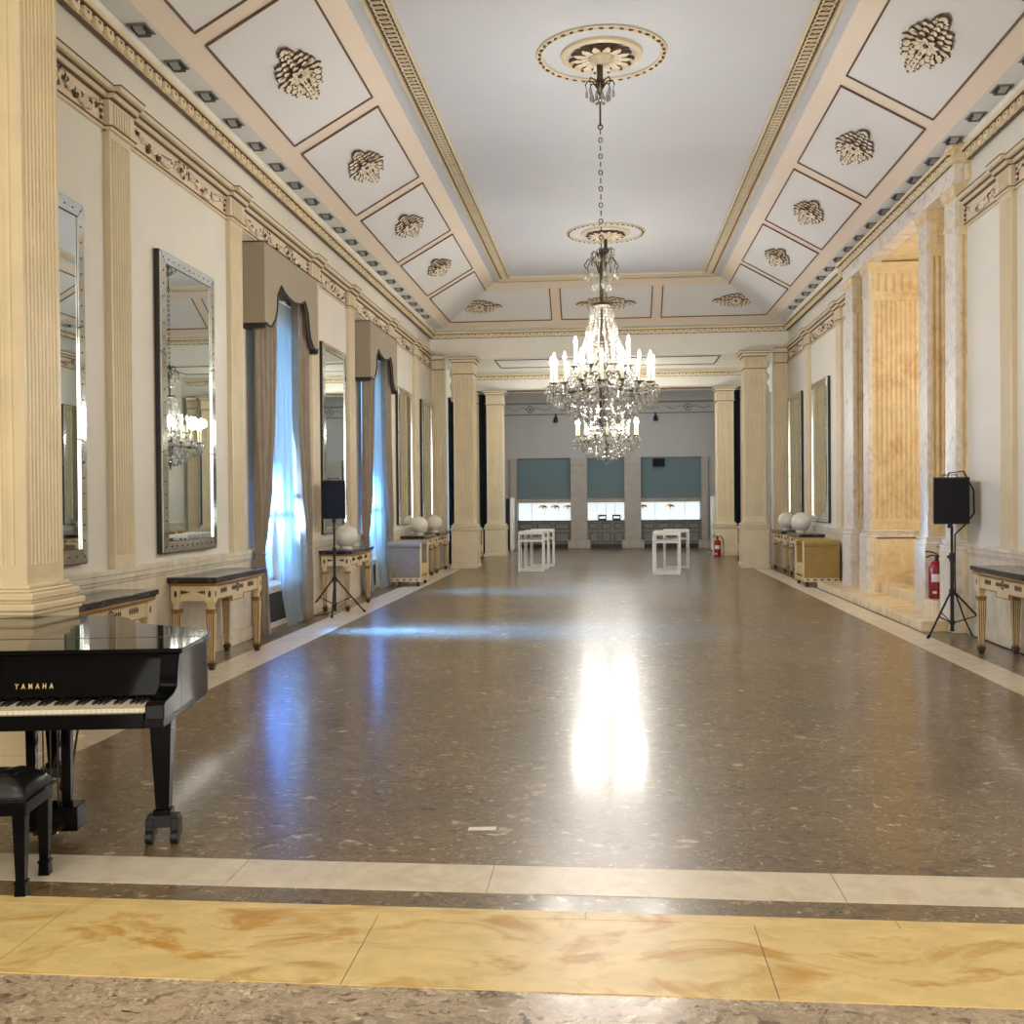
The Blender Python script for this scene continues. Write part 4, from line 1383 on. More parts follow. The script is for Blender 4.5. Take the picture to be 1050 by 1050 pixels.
def chandelier(x, y, ztop, dz, label, nparts):
    """hung from ztop; dz lifts the body (a shorter chain); heights below are absolute room heights"""
    t = empty('chandelier', (x, y, ztop), 0, label, 'chandelier', 'crystal chandeliers down the middle of the hall')
    rng = random.Random(5)
    Z = lambda z: z + dz - ztop
    T = lambda z: z - 6.66
    # ceiling stem and canopy
    cn = MB()
    cn.lathe([(.05, 0), (.05, T(6.60)), (.036, T(6.57)), (.034, T(6.40)), (.048, T(6.37)), (.030, T(6.34)), (.034, T(6.24)), (.012, T(6.20))], 14)
    for i in range(8):
        a = i * PI / 4
        cn.tube([pol(.03, a, T(6.28)), pol(.08, a, T(6.36)), pol(.14, a, T(6.37)), pol(.165, a, T(6.32)), pol(.15, a, T(6.29))], .008, 6)
    cn.build('ceiling_canopy', 'bronze', t)
    ch = MB()
    ch.cyl((0, 0, T(6.22)), (0, 0, T(5.86)), .011, n=8)
    ztp, zbt = T(5.84), Z(4.47)
    nl = max(2, int((ztp - zbt) / .088))
    st = (ztp - zbt) / nl
    ch.torus((0, 0, ztp + .01), .026, .008, 12, 6, 0, Matrix.Rotation(PI / 2, 3, 'X'))
    for i in range(nl):
        rot = Matrix.Rotation(PI / 2, 3, 'X') if i % 2 else Matrix.Rotation(PI / 2, 3, 'Z') @ Matrix.Rotation(PI / 2, 3, 'X')
        ch.torus((0, 0, ztp - (i + .5) * st), .020, .0065, 12, 5, 0, rot, 1.0, st / .040 * .58)
    ch.build('chain', 'bronze', t)
    # central stem with gilt knops
    sm = MB()
    sm.lathe([(.012, Z(4.48)), (.03, Z(4.44)), (.02, Z(4.36)), (.02, Z(4.05)), (.028, Z(3.98)), (.018, Z(3.94)), (.018, Z(3.88)), (.10, Z(3.865)), (.125, Z(3.83)), (.11, Z(3.80)), (.03, Z(3.78)), (.03, Z(3.4)), (.06, Z(3.3)), (.03, Z(3.2)), (.05, Z(3.0)), (.085, Z(2.92)), (.05, Z(2.82)), (.03, Z(2.62)), (.045, Z(2.55)), (.02, Z(2.49)), (.012, Z(2.46))], 16)
    sm.build('stem', 'bronze', t)
    ar = MB()
    for i in range(8):
        a = i * PI / 4 + .2
        ar.tube([pol(.025, a, Z(4.20)), pol(.07, a, Z(4.33)), pol(.15, a, Z(4.36)), pol(.195, a, Z(4.29)), pol(.175, a, Z(4.25))], .007, 6)
        ar.tube([pol(.025, a + .4, Z(4.36)), pol(.06, a + .4, Z(4.44)), pol(.11, a + .4, Z(4.44)), pol(.12, a + .4, Z(4.40))], .006, 6)
    ar.build('crown_arms', 'bronze', t)
    rg = MB()
    for r_, z_ in ((.20, 3.40), (.34, 3.06), (.58, 2.86), (.46, 2.73), (.34, 2.64), (.19, 2.56)):
        rg.torus((0, 0, Z(z_)), r_, .010, 36, 6)
    for i in range(8):
        a = i * PI / 4
        rg.tube([pol(.04, a, Z(3.42)), pol(.20, a, Z(3.40))], .006, 5)
        rg.tube([pol(.58, a, Z(2.86)), pol(.46, a, Z(2.73)), pol(.34, a, Z(2.64)), pol(.19, a, Z(2.56)), pol(.03, a, Z(2.52))], .006, 5)
    rg.build('ring_frame', 'steel', t)
    # arms, candles, bulbs
    spots = [(.575, 2 * PI * i / 16, 2.93 + .015 * (i % 2)) for i in range(16)] + [(.32, 2 * PI * (i + .5) / 8, 3.14) for i in range(8)]
    cups = []
    for (r_, a, z_) in spots:
        am = MB()
        zc = 3.02 if r_ > .4 else 3.22
        am.tube([pol(.05, a, Z(zc)), pol(r_ * .35, a, Z(zc - .13)), pol(r_ * .7, a, Z(zc - .17)), pol(r_ * .95, a, Z(z_ - .09)), pol(r_, a, Z(z_))], .011, 7)
        am.lathe([(.012, -.02), (.03, -.012), (.055, 0), (.058, .006), (.02, .008)], 14, pol(r_, a, Z(z_)))
        am.build('arm', 'bronze', t)
        c = MB()
        c.lathe([(.015, 0), (.015, .245), (.010, .25)], 10, pol(r_, a, Z(z_)))
        ca = c.build('candle', 'wax', t)
        b = MB()
        b.lathe([(.008, .25), (.017, .268), (.019, .285), (.012, .315), (.003, .345)], 10, pol(r_, a, Z(z_)))
        b.build('bulb', 'bulb', ca)
        cups.append((r_, a, z_))
    for j in range(8):
        a = 2 * PI * (j + .5) / 8
        l = bpy.data.lights.new('bulb_glow', 'POINT')
        l.energy = LAMP
        l.color = (1.0, 0.97, 0.91)
        l.shadow_soft_size = .09
        o = bpy.data.objects.new('bulb_glow', l)
        C.objects.link(o)
        o.parent = t
        o.location = pol(.60, a, Z(3.33))
    # crystals
    cr = []
    for (r_, a, z_) in cups:
        for q in range(5):
            b = 2 * PI * q / 5 + a
            px, py = r_ * math.cos(a) + .058 * math.cos(b), r_ * math.sin(a) + .058 * math.sin(b)
            cr.append(((px, py, Z(z_ - .005)), .095, .022))
    for i in range(8):
        a = i * PI / 4 + .2
        cr.append((pol(.18, a, Z(4.25)), .12, .026)); cr.append((pol(.12, a + .4, Z(4.40)), .10, .022)); cr.append((pol(.10, a, Z(4.15)), .14, .028))
        cr.append((pol(.15, i * PI / 4, T(6.29)), .12, .020)); cr.append((pol(.09, i * PI / 4 + .3, T(6.24)), .11, .018)); cr.append((pol(.05, i * PI / 4, T(6.20)), .10, .018))
    for n, r_, z_, L, w_ in ((30, .60, 2.87, .13, .026), (30, .54, 2.81, .12, .026), (28, .47, 2.75, .11, .026), (24, .39, 2.69, .10, .024), (20, .31, 2.64, .10, .024), (14, .21, 2.59, .09, .022), (7, .09, 2.55, .08, .02),
                             (20, .40, 3.02, .16, .028), (22, .27, 3.30, .16, .026), (18, .21, 3.40, .15, .024), (16, .17, 3.62, .13, .020), (12, .13, 3.80, .12, .020), (24, .50, 2.96, .12, .026), (16, .30, 2.92, .16, .03), (14, .42, 3.12, .12, .024)):
        for i in range(n):
            a = 2 * PI * (i + rng.random() * .5) / n
            cr.append((pol(r_ * rng.uniform(.96, 1.03), a, Z(z_ + rng.uniform(-.015, .015))), L * rng.uniform(.85, 1.1), w_))
    bd = MB()
    for i in range(18):          # strings of beads falling from the cap to the ring
        a = 2 * PI * i / 18
        for q in range(13):
            u = q / 12
            bd.ell(pol(.11 + .10 * u ** 1.6, a, Z(3.82 - .42 * u)), .012, .012, .016, 6, 4)
    for i in range(24):
        a = 2 * PI * i / 24
        for q in range(9):
            u = q / 8
            bd.ell(pol(.20 + .16 * u, a, Z(3.40 - .33 * u)), .012, .012, .015, 6, 4)
    for i in range(32):
        a = 2 * PI * i / 32
        for q in range(7):
            u = q / 6
            bd.ell(pol(.36 + .22 * u, a, Z(3.07 - .16 * u - .05 * math.sin(PI * u))), .012, .012, .014, 6, 4)
    bd.ell((0, 0, Z(2.44)), .03, .03, .035, 10, 7)
    bo = bd.build('bead_strings', 'crystal', t, smooth=50)
    bo['kind'] = 'stuff'
    for p, L, r_ in cr[:nparts]:
        m = MB(); drop(m, (0, 0, 0), L, r_)
        m.build('crystal_drop', 'crystal', t, p, smooth=0)
    rest = MB()
    for p, L, r_ in cr[nparts:]:
        drop(rest, p, L, r_)
    ro = rest.build('crystal_fringe', 'crystal', t, smooth=0)
    ro['kind'] = 'stuff'
    return t
LAMP = 38
chandelier(-.05, 11.70, 6.66, 0, 'nearest and largest looking crystal chandelier, on a long chain', 100)
chandelier(0, 19.50, 6.66, -.11, 'second crystal chandelier, its lit lower part showing beneath the nearest one', 100)
chandelier(0.02, 28.0, 5.50, .24, 'farthest crystal chandelier, mostly hidden behind the other two', 0)

# ================================================================ GRAND PIANO
def make_piano():
    t = empty('grand_piano', (-2.005, 4.66, 0), R(8.6), 'black grand piano with its keyboard towards the viewer', 'piano')
    Wp = 1.48
    # outline of rim, clockwise from the front right
    def curve(e=0):
        pts = [(0 + e, 0 - e), (0 + e, .50)]
        ctrl = [Vector((0 + e, .50)), Vector((.0 + e, .86)), Vector((-.50 + e, .86 + e)), Vector((-.62 + e, 1.22 + e))]
        for i in range(1, 15):
            u = i / 14
            p = ctrl[0] * (1 - u) ** 3 + ctrl[1] * 3 * u * (1 - u) ** 2 + ctrl[2] * 3 * u * u * (1 - u) + ctrl[3] * u ** 3
            pts.append((p.x, p.y))
        ctrl = [Vector((-.62 + e, 1.22 + e)), Vector((-.70 + e, 1.50 + e)), Vector((-1.05, 1.54 + e)), Vector((-1.30, 1.46 + e))]
        for i in range(1, 13):
            u = i / 12
            p = ctrl[0] * (1 - u) ** 3 + ctrl[1] * 3 * u * (1 - u) ** 2 + ctrl[2] * 3 * u * u * (1 - u) + ctrl[3] * u ** 3
            pts.append((p.x, p.y))
        pts += [(-Wp - e, 1.38 + e), (-Wp - e, 0 - e)]
        return pts
    rim = MB(); rim.prism(curve(0), .655, .945)
    rim.build('case', 'black', t, bevel=.004)
    full = curve(.014)
    cut = .40
    back = [(full[0][0], cut + .003)] + [p for p in full if p[1] > cut + .003 ] + [(full[-1][0], cut + .003)]
    ld = MB(); ld.prism(back, .948, .970)
    lid = ld.build('lid', 'black', t, bevel=.004)
    fl = MB(); fl.box(-Wp - .014, .014, -.016, cut - .003, .948, .970)
    fl.build('front_lid', 'black', t, bevel=.004)
    hg = MB(); hg.cyl((-Wp, cut, .9695), (0, cut, .9690), .003, n=6)
    hg.build('hinge', 'bronze', t)
    # cheeks either side of the keys
    for a, b in ((-.084, 0), (-Wp, -Wp + .084)):
        ck = MB()
        pr = [(.02, .655), (.02, .945), (-.012, .945), (-.03, .90), (-.06, .80), (-.12, .775), (-.25, .768), (-.275, .755), (-.285, .655)]
        ck.prism(pr, a, b, 0, lambda p, q, r_: (r_, p, q))
        ck.build('cheek', 'black', t, bevel=.004)
    fb = MB(); fb.prism([(-.03, .745), (-.045, .76), (-.03, .86), (-.004, .945), (.03, .945), (.03, .745)], -Wp + .084, -.084, 0, lambda p, q, r_: (r_, p, q))
    fb.build('fallboard', 'black', t)
    kb = MB(); kb.box(-Wp, 0, -.29, .30, .655, .695); kb.box(-Wp + .084, -.084, -.295, -.262, .655, .722)
    kb.build('keybed', 'black', t, bevel=.004)
    # keys: 52 white, 36 black, high end on the right
    x1 = -.088
    kw = (Wp - .25) / 52 * 1.01
    wk = MB()
    for i in range(52):
        a = x1 - (i + 1) * kw
        wk.box(a + .0007, a + kw - .0007, -.255, -.035, .70, .7385)
    wk.build('white_keys', 'ivory', t, smooth=0)
    bk = MB()
    # from the top: C is key 0, then B A G F E D C ...; black keys lie between neighbours except B/C and E/F
    names = ['C', 'B', 'A', 'G', 'F', 'E', 'D']
    for i in range(51):
        hi, lo = names[i % 7], names[(i + 1) % 7]
        if (hi, lo) in (('C', 'B'), ('F', 'E')): continue
        xb = x1 - (i + 1) * kw
        bk.add([(xb - .0055, -.16, .735), (xb + .0055, -.16, .735), (xb + .0055, -.035, .735), (xb - .0055, -.035, .735),
                (xb - .0042, -.148, .752), (xb + .0042, -.148, .752), (xb + .0045, -.035, .752), (xb - .0045, -.035, .752)],
               [(4, 5, 6, 7), (0, 1, 5, 4), (1, 2, 6, 5), (2, 3, 7, 6), (3, 0, 4, 7)])
    bk.build('black_keys', 'satin_black', t, smooth=0)
    # maker's name on the fallboard
    fc = bpy.data.curves.new('maker_name', 'FONT')
    fc.body = 'YAMAHA'
    fc.size = .030
    fc.space_character = 2.1
    fc.extrude = .0006
    fc.offset = .0006
    fc.align_x = 'CENTER'
    fc.materials.append(M['brass'])
    fo = bpy.data.objects.new('maker_name', fc)
    C.objects.link(fo); fo.parent = t
    fo.location = (-Wp / 2 + .085, -.0405, .797)
    fo.rotation_euler = (R(81), 0, 0)
    bpy.context.view_layer.update()
    me = bpy.data.meshes.new_from_object(fo.evaluated_get(bpy.context.evaluated_depsgraph_get()))
    mo = bpy.data.objects.new('maker_name', me)
    C.objects.link(mo); mo.parent = t
    mo.location, mo.rotation_euler = fo.location, fo.rotation_euler
    bpy.data.objects.remove(fo)
    mo.name = 'maker_name'
    mo.scale = (.84, 1.12, 1)
    # legs with twin casters
    def leg(x, y):
        l = MB()
        l.frustum(x, y, .60, .66, .06, .06, .075, .075)
        l.frustum(x, y, .16, .60, .032, .032, .052, .052)
        l.box(x - .042, x + .042, y - .042, y + .042, .135, .165)
        o = l.build('leg', 'black', t, bevel=.006)
        c = MB()
        c.box(x - .075, x + .075, y - .03, y + .03, .075, .135, 0)
        for s in (-1, 1):
            c.box(x + s * .06 - .02, x + s * .06 + .02, y - .04, y + .03, .03, .12, 0)
            c.cyl((x + s * .06 - .018, y - .03, .033), (x + s * .06 + .018, y - .03, .033), .033, n=16, m=0)
        c.build('caster', ['satin_black'], o, bevel=.003)
    leg(-.135, .185); leg(-Wp + .135, .185)
    # rear leg
    leg(-1.02, 1.16)
    bra = MB()
    bra.prism([(-.17, .50), (-.20, .60), (-.26, .645), (-.36, .657), (-.36, .665), (-.17, .665)], .15, .22, 0, lambda a, b, c: (a, c, b))
    bra.build('leg_bracket', 'black', t)
    # pedal lyre
    cx, cy = -Wp / 2 + .02, .30
    ly = MB()
    for s in (-1, 1):
        ly.frustum(cx + s * .085, cy, .16, .66, .020, .022, .026, .026)
    ly.box(cx - .12, cx + .12, cy - .05, cy + .05, .58, .655)
    ly.box(cx - .155, cx + .155, cy - .07, cy + .06, .045, .165)
    lo = ly.build('pedal_lyre', 'black', t, bevel=.006)
    ro = MB()
    for i in (-1, 0, 1): ro.cyl((cx + i * .035, cy + .01, .16), (cx + i * .035, cy + .01, .60), .004, n=6)
    ro.cyl((cx - .06, cy + .05, .15), (cx - .02, cy + .42, .64), .006, n=6); ro.cyl((cx + .06, cy + .05, .15), (cx + .02, cy + .42, .64), .006, n=6)
    ro.build('pedal_rods', 'bronze', lo)
    for i in (-1, 0, 1):
        pd = MB()
        pd.box(cx + i * .075 - .016, cx + i * .075 + .016, cy - .16, cy - .05, .066, .078)
        pd.ell((cx + i * .075, cy - .16, .072), .026, .04, .009, 12, 6)
        pd.build('pedal', 'brass', lo)
make_piano()

def make_bench():
    t = empty('piano_bench', (-2.745, 4.19, 0), R(8.6), 'black piano bench with tufted leather seat', 'bench')
    w_, d_ = .29, .155
    rail = MB()
    rail.box(-w_, w_, -d_, d_, .345, .405)
    rail.box(-w_ - .012, w_ + .012, -d_ - .012, d_ + .012, .398, .412)
    rail.build('rail', 'black', t, bevel=.005)
    n, m_ = 30, 18
    def fn(u, v):
        x, y = (u - .5) * 2 * (w_ - .002), (v - .5) * 2 * (d_ - .002)
        e = (1 - abs(2 * u - 1) ** 6) * (1 - abs(2 * v - 1) ** 6)
        tuft = math.cos(u * 6 * PI) * math.cos(v * 4 * PI)
        return (x, y, .41 + .085 * e ** .45 + .010 * tuft * e)
    cu = MB()
    cloth_grid(cu, fn, n * 2, m_ * 2)
    cu.box(-w_ + .002, w_ - .002, -d_ + .002, d_ - .002, .405, .425)
    c = cu.build('cushion', 'leather', t, smooth=70)
    bt = MB()
    for i in range(1, 6):
        for j in range(1, 4):
            if (i + j) % 2:
                p = fn(i / 6, j / 4)
                bt.ell((p[0], p[1], p[2] + .001), .009, .009, .005, 8, 4)
    bt.build('buttons', 'leather', c)
    for sx in (-1, 1):
        for sy in (-1, 1):
            l = MB()
            x, y = sx * (w_ - .03), sy * (d_ - .03)
            l.frustum(x, y, .06, .35, .019, .019, .027, .027)
            l.frustum(x, y, 0, .065, .024, .024, .021, .021)
            l.box(x - .025, x + .025, y - .025, y + .025, .055, .068)
            l.build('leg', 'black', t, bevel=.003)
make_bench()

# ================================================================ LOUDSPEAKERS ON STANDS
def speaker_stand(loc, top, rz, label, grp='black speaker stands'):
    t = empty('speaker_stand', loc, rz, label, 'speaker stand', grp)
    p = MB(); p.cyl((0, 0, .06), (0, 0, .95), .021, n=14); p.cyl((0, 0, .90), (0, 0, top), .016, n=14)
    p.build('pole', 'satin_black', t)
    cl = MB(); cl.cyl((0, 0, .88), (0, 0, .98), .030, n=14); cl.cyl((.02, 0, .93), (.07, 0, .93), .010, n=8); cl.ell((.08, 0, .93), .016, .022, .022, 8, 6)
    cl.build('height_collar', 'satin_black', t)
    hb = MB(); hb.cyl((0, 0, .48), (0, 0, .55), .034, n=14); hb.cyl((0, 0, .13), (0, 0, .18), .030, n=14); hb.cyl((0, 0, .05), (0, 0, .07), .026, n=14)
    hb.build('hub', 'satin_black', t)
    for i in range(3):
        a = 2 * PI * i / 3
        l = MB()
        l.tube([pol(.025, a, .52), pol(.47, a, .02)], .012, 8)
        o = l.build('leg', 'satin_black', t)
        f = MB(); f.tube([pol(.455, a, .035), pol(.49, a, .012)], .017, 8); f.build('rubber_foot', 'cloth_black', o)
        b = MB(); b.tube([pol(.028, a, .155), pol(.27, a, .245)], .008, 6); b.build('brace', 'satin_black', o)
def speaker(loc, rz, w_, h_, d_, label):
    t = empty('loudspeaker', loc, rz, label, 'loudspeaker', 'black loudspeakers on stands')
    b = MB()
    poly = [(-w_ / 2, -d_ / 2), (w_ / 2, -d_ / 2), (w_ * .36, d_ / 2), (-w_ * .36, d_ / 2)]
    b.prism(poly, 0, h_)
    b.build('cabinet', 'satin_black', t, bevel=.012)
    g = MB(); g.box(-w_ / 2 + .012, w_ / 2 - .012, -d_ / 2 - .010, -d_ / 2 + .002, .015, h_ - .015)
    g.build('grille', 'cloth_black', t, bevel=.006)
    hd = MB(); hd.tube([(-.08, .02, h_ - .002), (-.08, .02, h_ + .03), (.08, .02, h_ + .03), (.08, .02, h_ - .002)], .009, 6)
    hd.build('handle', 'satin_black', t)
    s = MB(); s.cyl((0, 0, -.05), (0, 0, .01), .03, n=12); s.build('pole_socket', 'satin_black', t)
SL = (-3.98, 14.72, 0); SRr = (4.06, 12.62, 0)
speaker_stand(SL, 1.38, R(40), 'tripod stand carrying the left loudspeaker by the curtained window')
speaker((SL[0], SL[1], 1.40), R(12), .35, .56, .32, 'black loudspeaker on the left, in front of a tall mirror')
speaker_stand(SRr, 1.30, R(100), 'tripod stand carrying the right loudspeaker by the marble screen')
speaker((SRr[0] - .02, SRr[1], 1.325), R(-12), .40, .55, .34, 'black loudspeaker on the right, beside the marble pier')
cb = MB()
cb.tube([(4.05, 12.80, 1.80), (4.09, 12.82, 1.93), (4.22, 12.70, 1.95), (4.31, 12.62, 1.72), (4.31, 12.60, 1.45), (4.20, 12.62, 1.30), (4.10, 12.635, 1.20), (4.10, 12.64, .70), (4.11, 12.66, .50), (4.19, 12.58, .20), (4.25, 12.5, .012), (4.27, 12.1, .012), (4.255, 11.6, .012), (4.262, 11.2, .012), (4.25, 10.6, .012)], .009, 6)
tag(cb.build('speaker_cable', 'cloth_black'), 'black cable looping from the right loudspeaker down along the wall', 'cable')
cb = MB()
cb.tube([(-3.98, 14.76, .20), (-4.0, 14.85, .06), (-4.1, 14.7, .011), (-4.2, 14.5, .011), (-4.22, 14.2, .011), (-4.25, 13.9, .011)], .008, 6)
tag(cb.build('speaker_cable', 'cloth_black'), 'short black cable on the floor by the left speaker stand', 'cable')

# ================================================================ FIRE EXTINGUISHERS
def extinguisher(loc, rz, label):
    t = empty('fire_extinguisher', loc, rz, label, 'fire extinguisher')
    MB().lathe([(.08, 0), (.094, .01), (.095, .03), (.095, .40), (.085, .445), (.055, .475), (.030, .485), (.030, .50)], 24).build('cylinder', 'red', t)
    lb = MB()
    def wrap(z0, z1, a0, a1):
        v = []
        for i in range(9):
            a = a0 + (a1 - a0) * i / 8
            v += [(.0965 * math.cos(a), .0965 * math.sin(a), z0), (.0965 * math.cos(a), .0965 * math.sin(a), z1)]
        lb.add(v, [(2 * i, 2 * i + 2, 2 * i + 3, 2 * i + 1) for i in range(8)])
    wrap(.22, .32, -PI * .80, -PI * .25); wrap(.07, .10, -PI * .75, -PI * .58)
    lb.build('sticker', 'label', t)
    v = MB()
    v.cyl((0, 0, .495), (0, 0, .55), .022, n=12)
    v.tube([(.02, 0, .55), (-.06, 0, .56), (-.13, 0, .53)], .010, 6)
    v.tube([(.02, 0, .57), (-.05, 0, .60), (-.14, 0, .61)], .009, 6)
    v.build('valve_lever', 'satin_black', t)
    h = MB()
    h.tube([(.02, 0, .54), (.09, -.02, .60), (.15, -.03, .50), (.175, -.03, .30), (.17, -.03, .12), (.14, -.03, .04)], .012, 7)
    h.build('hose', 'satin_black', t)
extinguisher((4.235, 13.77, .33), 0, 'red fire extinguisher between the marble piers, next to the right speaker stand')
extinguisher((3.09, 29.55, 0), 0, 'small looking red fire extinguisher at the far right rear pier')

# ================================================================ HIGH TABLES
def high_table(loc, label, grp, src=None):
    if src: return copy_tree(src, label, loc, 0, group=grp)
    t = empty('high_table', loc, 0, label, 'table', grp)
    w_, h_, r_ = .29, .92, .015
    MB().box(-w_, w_, -w_, w_, h_ - .03, h_).build('table_top', 'white_paint', t, bevel=.003)
    for z in (h_ - .05, .70, .02):
        f = MB()
        for s in (-1, 1):
            f.box(-w_, w_, s * (w_ - r_) - r_, s * (w_ - r_) + r_, z - r_, z + r_)
            f.box(s * (w_ - r_) - r_, s * (w_ - r_) + r_, -w_, w_, z - r_, z + r_)
        f.build('rail', 'white_paint', t)
    for sx in (-1, 1):
        for sy in (-1, 1):
            MB().box(sx * (w_ - r_) - r_, sx * (w_ - r_) + r_, sy * (w_ - r_) - r_, sy * (w_ - r_) + r_, 0, h_ - .03).build('leg', 'white_paint', t)
    index_kids(t)
    return t
gl_ = 'white high tables on the left of the far floor'
gr_ = 'white high tables on the right of the far floor'
h0 = high_table((-1.77, 23.95, 0), 'front white high table of the left group before the bar', gl_)
high_table((-1.70, 24.75, 0), 'middle white high table of the left group before the bar', gl_, h0)
high_table((-1.62, 25.6, 0), 'rear white high table of the left group before the bar', gl_, h0)
high_table((1.28, 22.95, 0), 'front white high table of the right group before the bar', gr_, h0)
high_table((1.36, 23.9, 0), 'middle white high table of the right group before the bar', gr_, h0)
high_table((1.62, 24.8, 0), 'rear white high table of the right group before the bar', gr_, h0)

# ================================================================ BAR
bays = [(-3.06, -1.24, 'left'), (-.68, .57, 'middle'), (1.12, 3.12, 'right')]
for (a, b, nm) in bays:
    t = empty('roller_blind', ((a + b) / 2, YB + .06, 1.68), 0, 'teal blind hanging in the %s bay of the bar' % nm, 'blind', 'teal blinds above the bar')
    h = (b - a) / 2
    bl_ = MB(); bl_.box(-h, h, 0, .02, 0, 1.38); bl_.build('fabric', 'teal', t)
    bb = MB()
    bb.box(-h, h, -.012, .03, 0, .05); bb.box(-h, h, -.010, .0, .36, .375); bb.box(-h, h, -.010, .0, 1.18, 1.19)
    bb.build('bottom_bar', 'bar_grey', t)
    sh = MB()
    sh.box(-h, h, -.03, .5, 0, .12)
    tag(sh.build('bar_shelf', 'bar_stone', loc=((a + b) / 2, YB + .05, 1.545), bevel=.004), 'grey ledge under the teal blind in the %s bay' % nm, 'shelf', 'ledges under the blinds')
    tag(MB().box(-h, h, -.02, .55, 0, .03).build('bar_counter', 'black_marble', loc=((a + b) / 2, YB + .04, .915), bevel=.003), 'dark counter top in the %s bay of the bar' % nm, 'counter', 'bar counter tops')
    lp = MB(); lp.box(-h, h, 0, .03, 0, .60)
    bkp = lp.build('lit_niche_panel', 'lit_panel', loc=((a + b) / 2, YB + .57, .945))
    struct(bkp, 'brightly lit white panel behind the bar counter')
    jm = MB()
    for q in range(1, 4): jm.box(-h + 2 * h * q / 4 - .006, -h + 2 * h * q / 4 + .006, -.006, 0, 0, .6)
    jm.box(-h, h, -.006, 0, .34, .348)
    jm.build('panel_joints', 'joint', bkp)
    n = 3 if nm != 'right' else 4
    for i in range(n):
        x0, x1 = a + (b - a) * i / n, a + (b - a) * (i + 1) / n
        c = empty('bar_cabinet', ((x0 + x1) / 2, YB + .06, 0), 0, 'grey panelled cabinet under the counter, %s bay, %s from the left' % (nm, ONES[i]), 'cabinet', 'bar cabinets')
        hw = (x1 - x0) / 2 - .006
        MB().box(-hw, hw, .02, .5, .14, .914).build('body', 'bar_grey', c)
        MB().box(-hw, hw, .06, .45, 0, .14).build('plinth', 'satin_black', c)
        for nm2, z0, z1 in (('drawer', .60, .895), ('door', .16, .58)):
            d = MB()
            d.box(-hw + .01, hw - .01, 0, .022, z0, z1)
            o = d.build(nm2, 'bar_grey', c)
            p = MB()
            e = .07
            for (p0, p1) in (((-hw + e, z0 + e * .8), (hw - e, z0 + e * .8)), ((hw - e, z0 + e * .8), (hw - e, z1 - e * .8)), ((hw - e, z1 - e * .8), (-hw + e, z1 - e * .8)), ((-hw + e, z1 - e * .8), (-hw + e, z0 + e * .8))):
                p.tube([(p0[0], -.002, p0[1]), (p1[0], -.002, p1[1])], .011, 5)
            p.build('moulding', 'satin_black', o)
def sconce(x, label):
    t = empty('bar_sconce', (x, YB + .56, 1.38), 0, label, 'wall ornament', 'gold sconces in the lit niches')
    s = MB()
    for q in range(7):
        a = PI * q / 6
        s.tube([(0, -.02, 0), (.07 * math.cos(a), -.03, .03 + .06 * math.sin(a)), (.15 * math.cos(a), -.02, .09 * math.sin(a) - .01)], .016, 5)
    s.build('branches', 'brass', t)
    MB().ell((0, -.03, 0), .03, .02, .05, 8, 6).build('boss', 'brass', t)
for x, lb in ((-2.22, 'left of three gold sconces in the left bar niche'), (-1.80, 'middle of three gold sconces in the left bar niche'), (-1.37, 'right of three gold sconces in the left bar niche'),
              (1.20, 'gold sconce at the left end of the right bar niche'), (2.12, 'gold sconce in the middle of the right bar niche')):
    sconce(x, lb)
def coffee(x, label):
    t = empty('coffee_machine', (x, YB + .22, .945), 0, label, 'coffee machine', 'machines on the bar counter')
    MB().box(-.14, .14, -.1, .12, 0, .17).build('body', 'satin_black', t, bevel=.01)
    p = MB(); p.box(-.10, .10, -.108, -.098, .06, .13); p.build('front_panel', 'steel', t)
    MB().box(-.145, .145, -.105, .125, .165, .185).build('lid', 'satin_black', t, bevel=.004)
coffee(-.18, 'left one of two small dark machines on the middle bar counter')
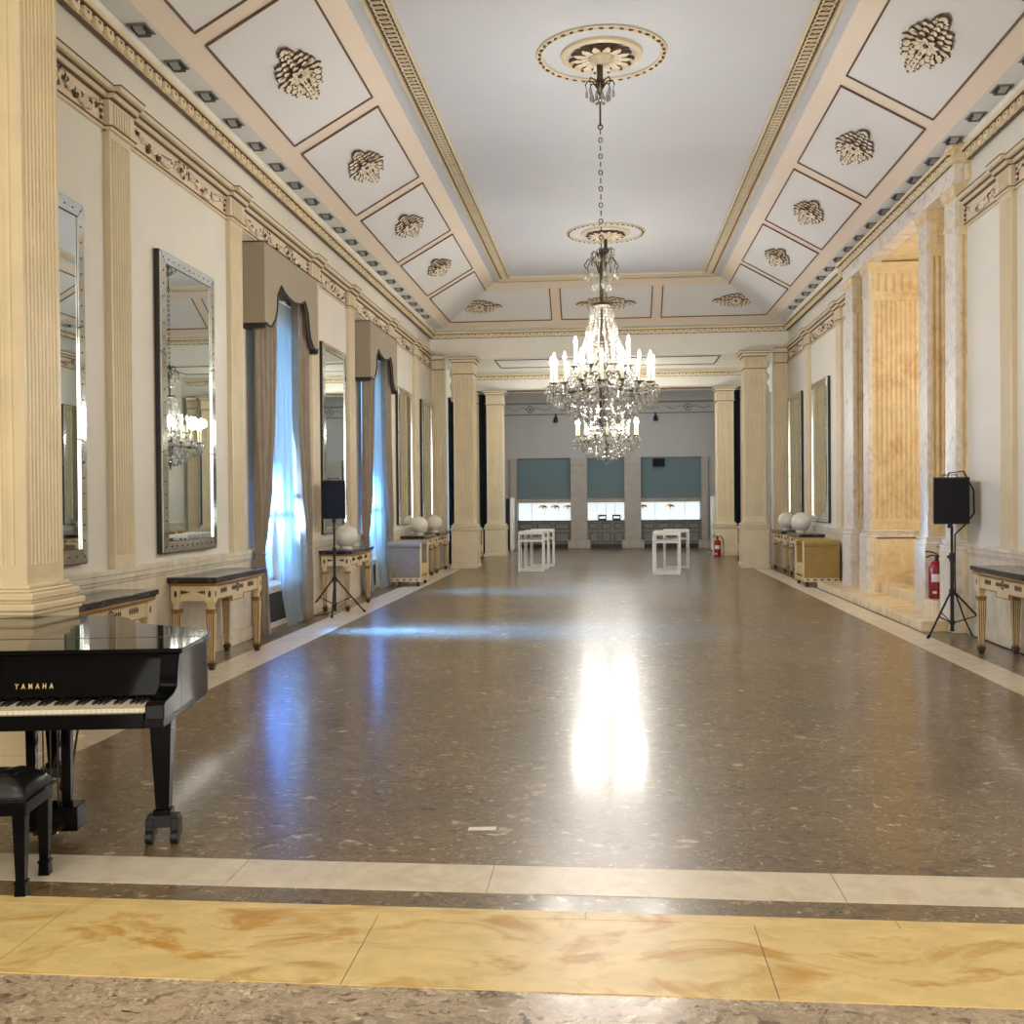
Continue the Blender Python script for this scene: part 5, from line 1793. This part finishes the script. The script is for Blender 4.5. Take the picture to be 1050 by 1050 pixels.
coffee(.30, 'right one of two small dark machines on the middle bar counter')
vt = empty('wall_speaker', (1.72, YB + .03, 2.74), 0, 'dark square speaker box at the top of the right teal blind', 'loudspeaker')
MB().box(-.2, .2, -.1, .03, 0, .27).build('cabinet', 'satin_black', vt, bevel=.01)
MB().box(-.18, .18, -.11, -.098, .02, .25).build('grille', 'cloth_black', vt)
for x, lb in ((-1.72, 'small black spotlight under the frieze, left of the bar'), (1.62, 'small black spotlight under the frieze, right of the bar')):
    t = empty('spotlight', (x, YB - .10, 4.36), 0, lb, 'spotlight', 'black spotlights above the bar')
    MB().lathe([(.075, -.10), (.08, -.05), (.06, .06), (.03, .10), (.0, .10)], 14).build('housing', 'satin_black', t)
    b = MB(); b.cyl((0, 0, .09), (0, .05, .17), .014, n=8); b.box(-.03, .03, .05, .10, .10, .2); b.build('bracket', 'satin_black', t)

def totem(x, label):
    t = empty('display_stand', (x, 31.6, 0), 0, label, 'display stand', 'thin display stands beside the rear piers')
    s = -1 if x < 0 else 1
    MB().box(-.055, .055, -.25, .25, .10, 1.72).build('screen_panel', 'white_paint', t, bevel=.02)
    MB().box(min(s * .056, s * .18), max(s * .056, s * .18), -.22, .25, .12, 1.70).build('back_housing', 'navy', t, bevel=.02)
    b = MB(); b.box(-.2, .2, -.28, .28, .0, .03); b.box(-.05, .05, -.12, .12, .03, .11); b.build('base', 'steel', t, bevel=.006)
totem(-2.93, 'thin upright white display stand beside the left rear pier')
totem(3.18, 'thin upright white display stand beside the right rear pier')

# paper slip on the floor
pp = MB()
pp.add([(-.07, -.026, .001), (.07, -.020, .001), (.072, .024, .004), (-.066, .022, .001), (-.07, -.026, .003), (.07, -.020, .003), (.072, .024, .006), (-.066, .022, .003)],
       [(0, 3, 2, 1), (4, 5, 6, 7), (0, 1, 5, 4), (1, 2, 6, 5), (2, 3, 7, 6), (3, 0, 4, 7)])
tag(pp.build('paper_slip', 'paper', loc=(-.64, 5.11, 0), rot=(0, 0, .05), smooth=0), 'small white slip of paper lying on the brown floor', 'paper')
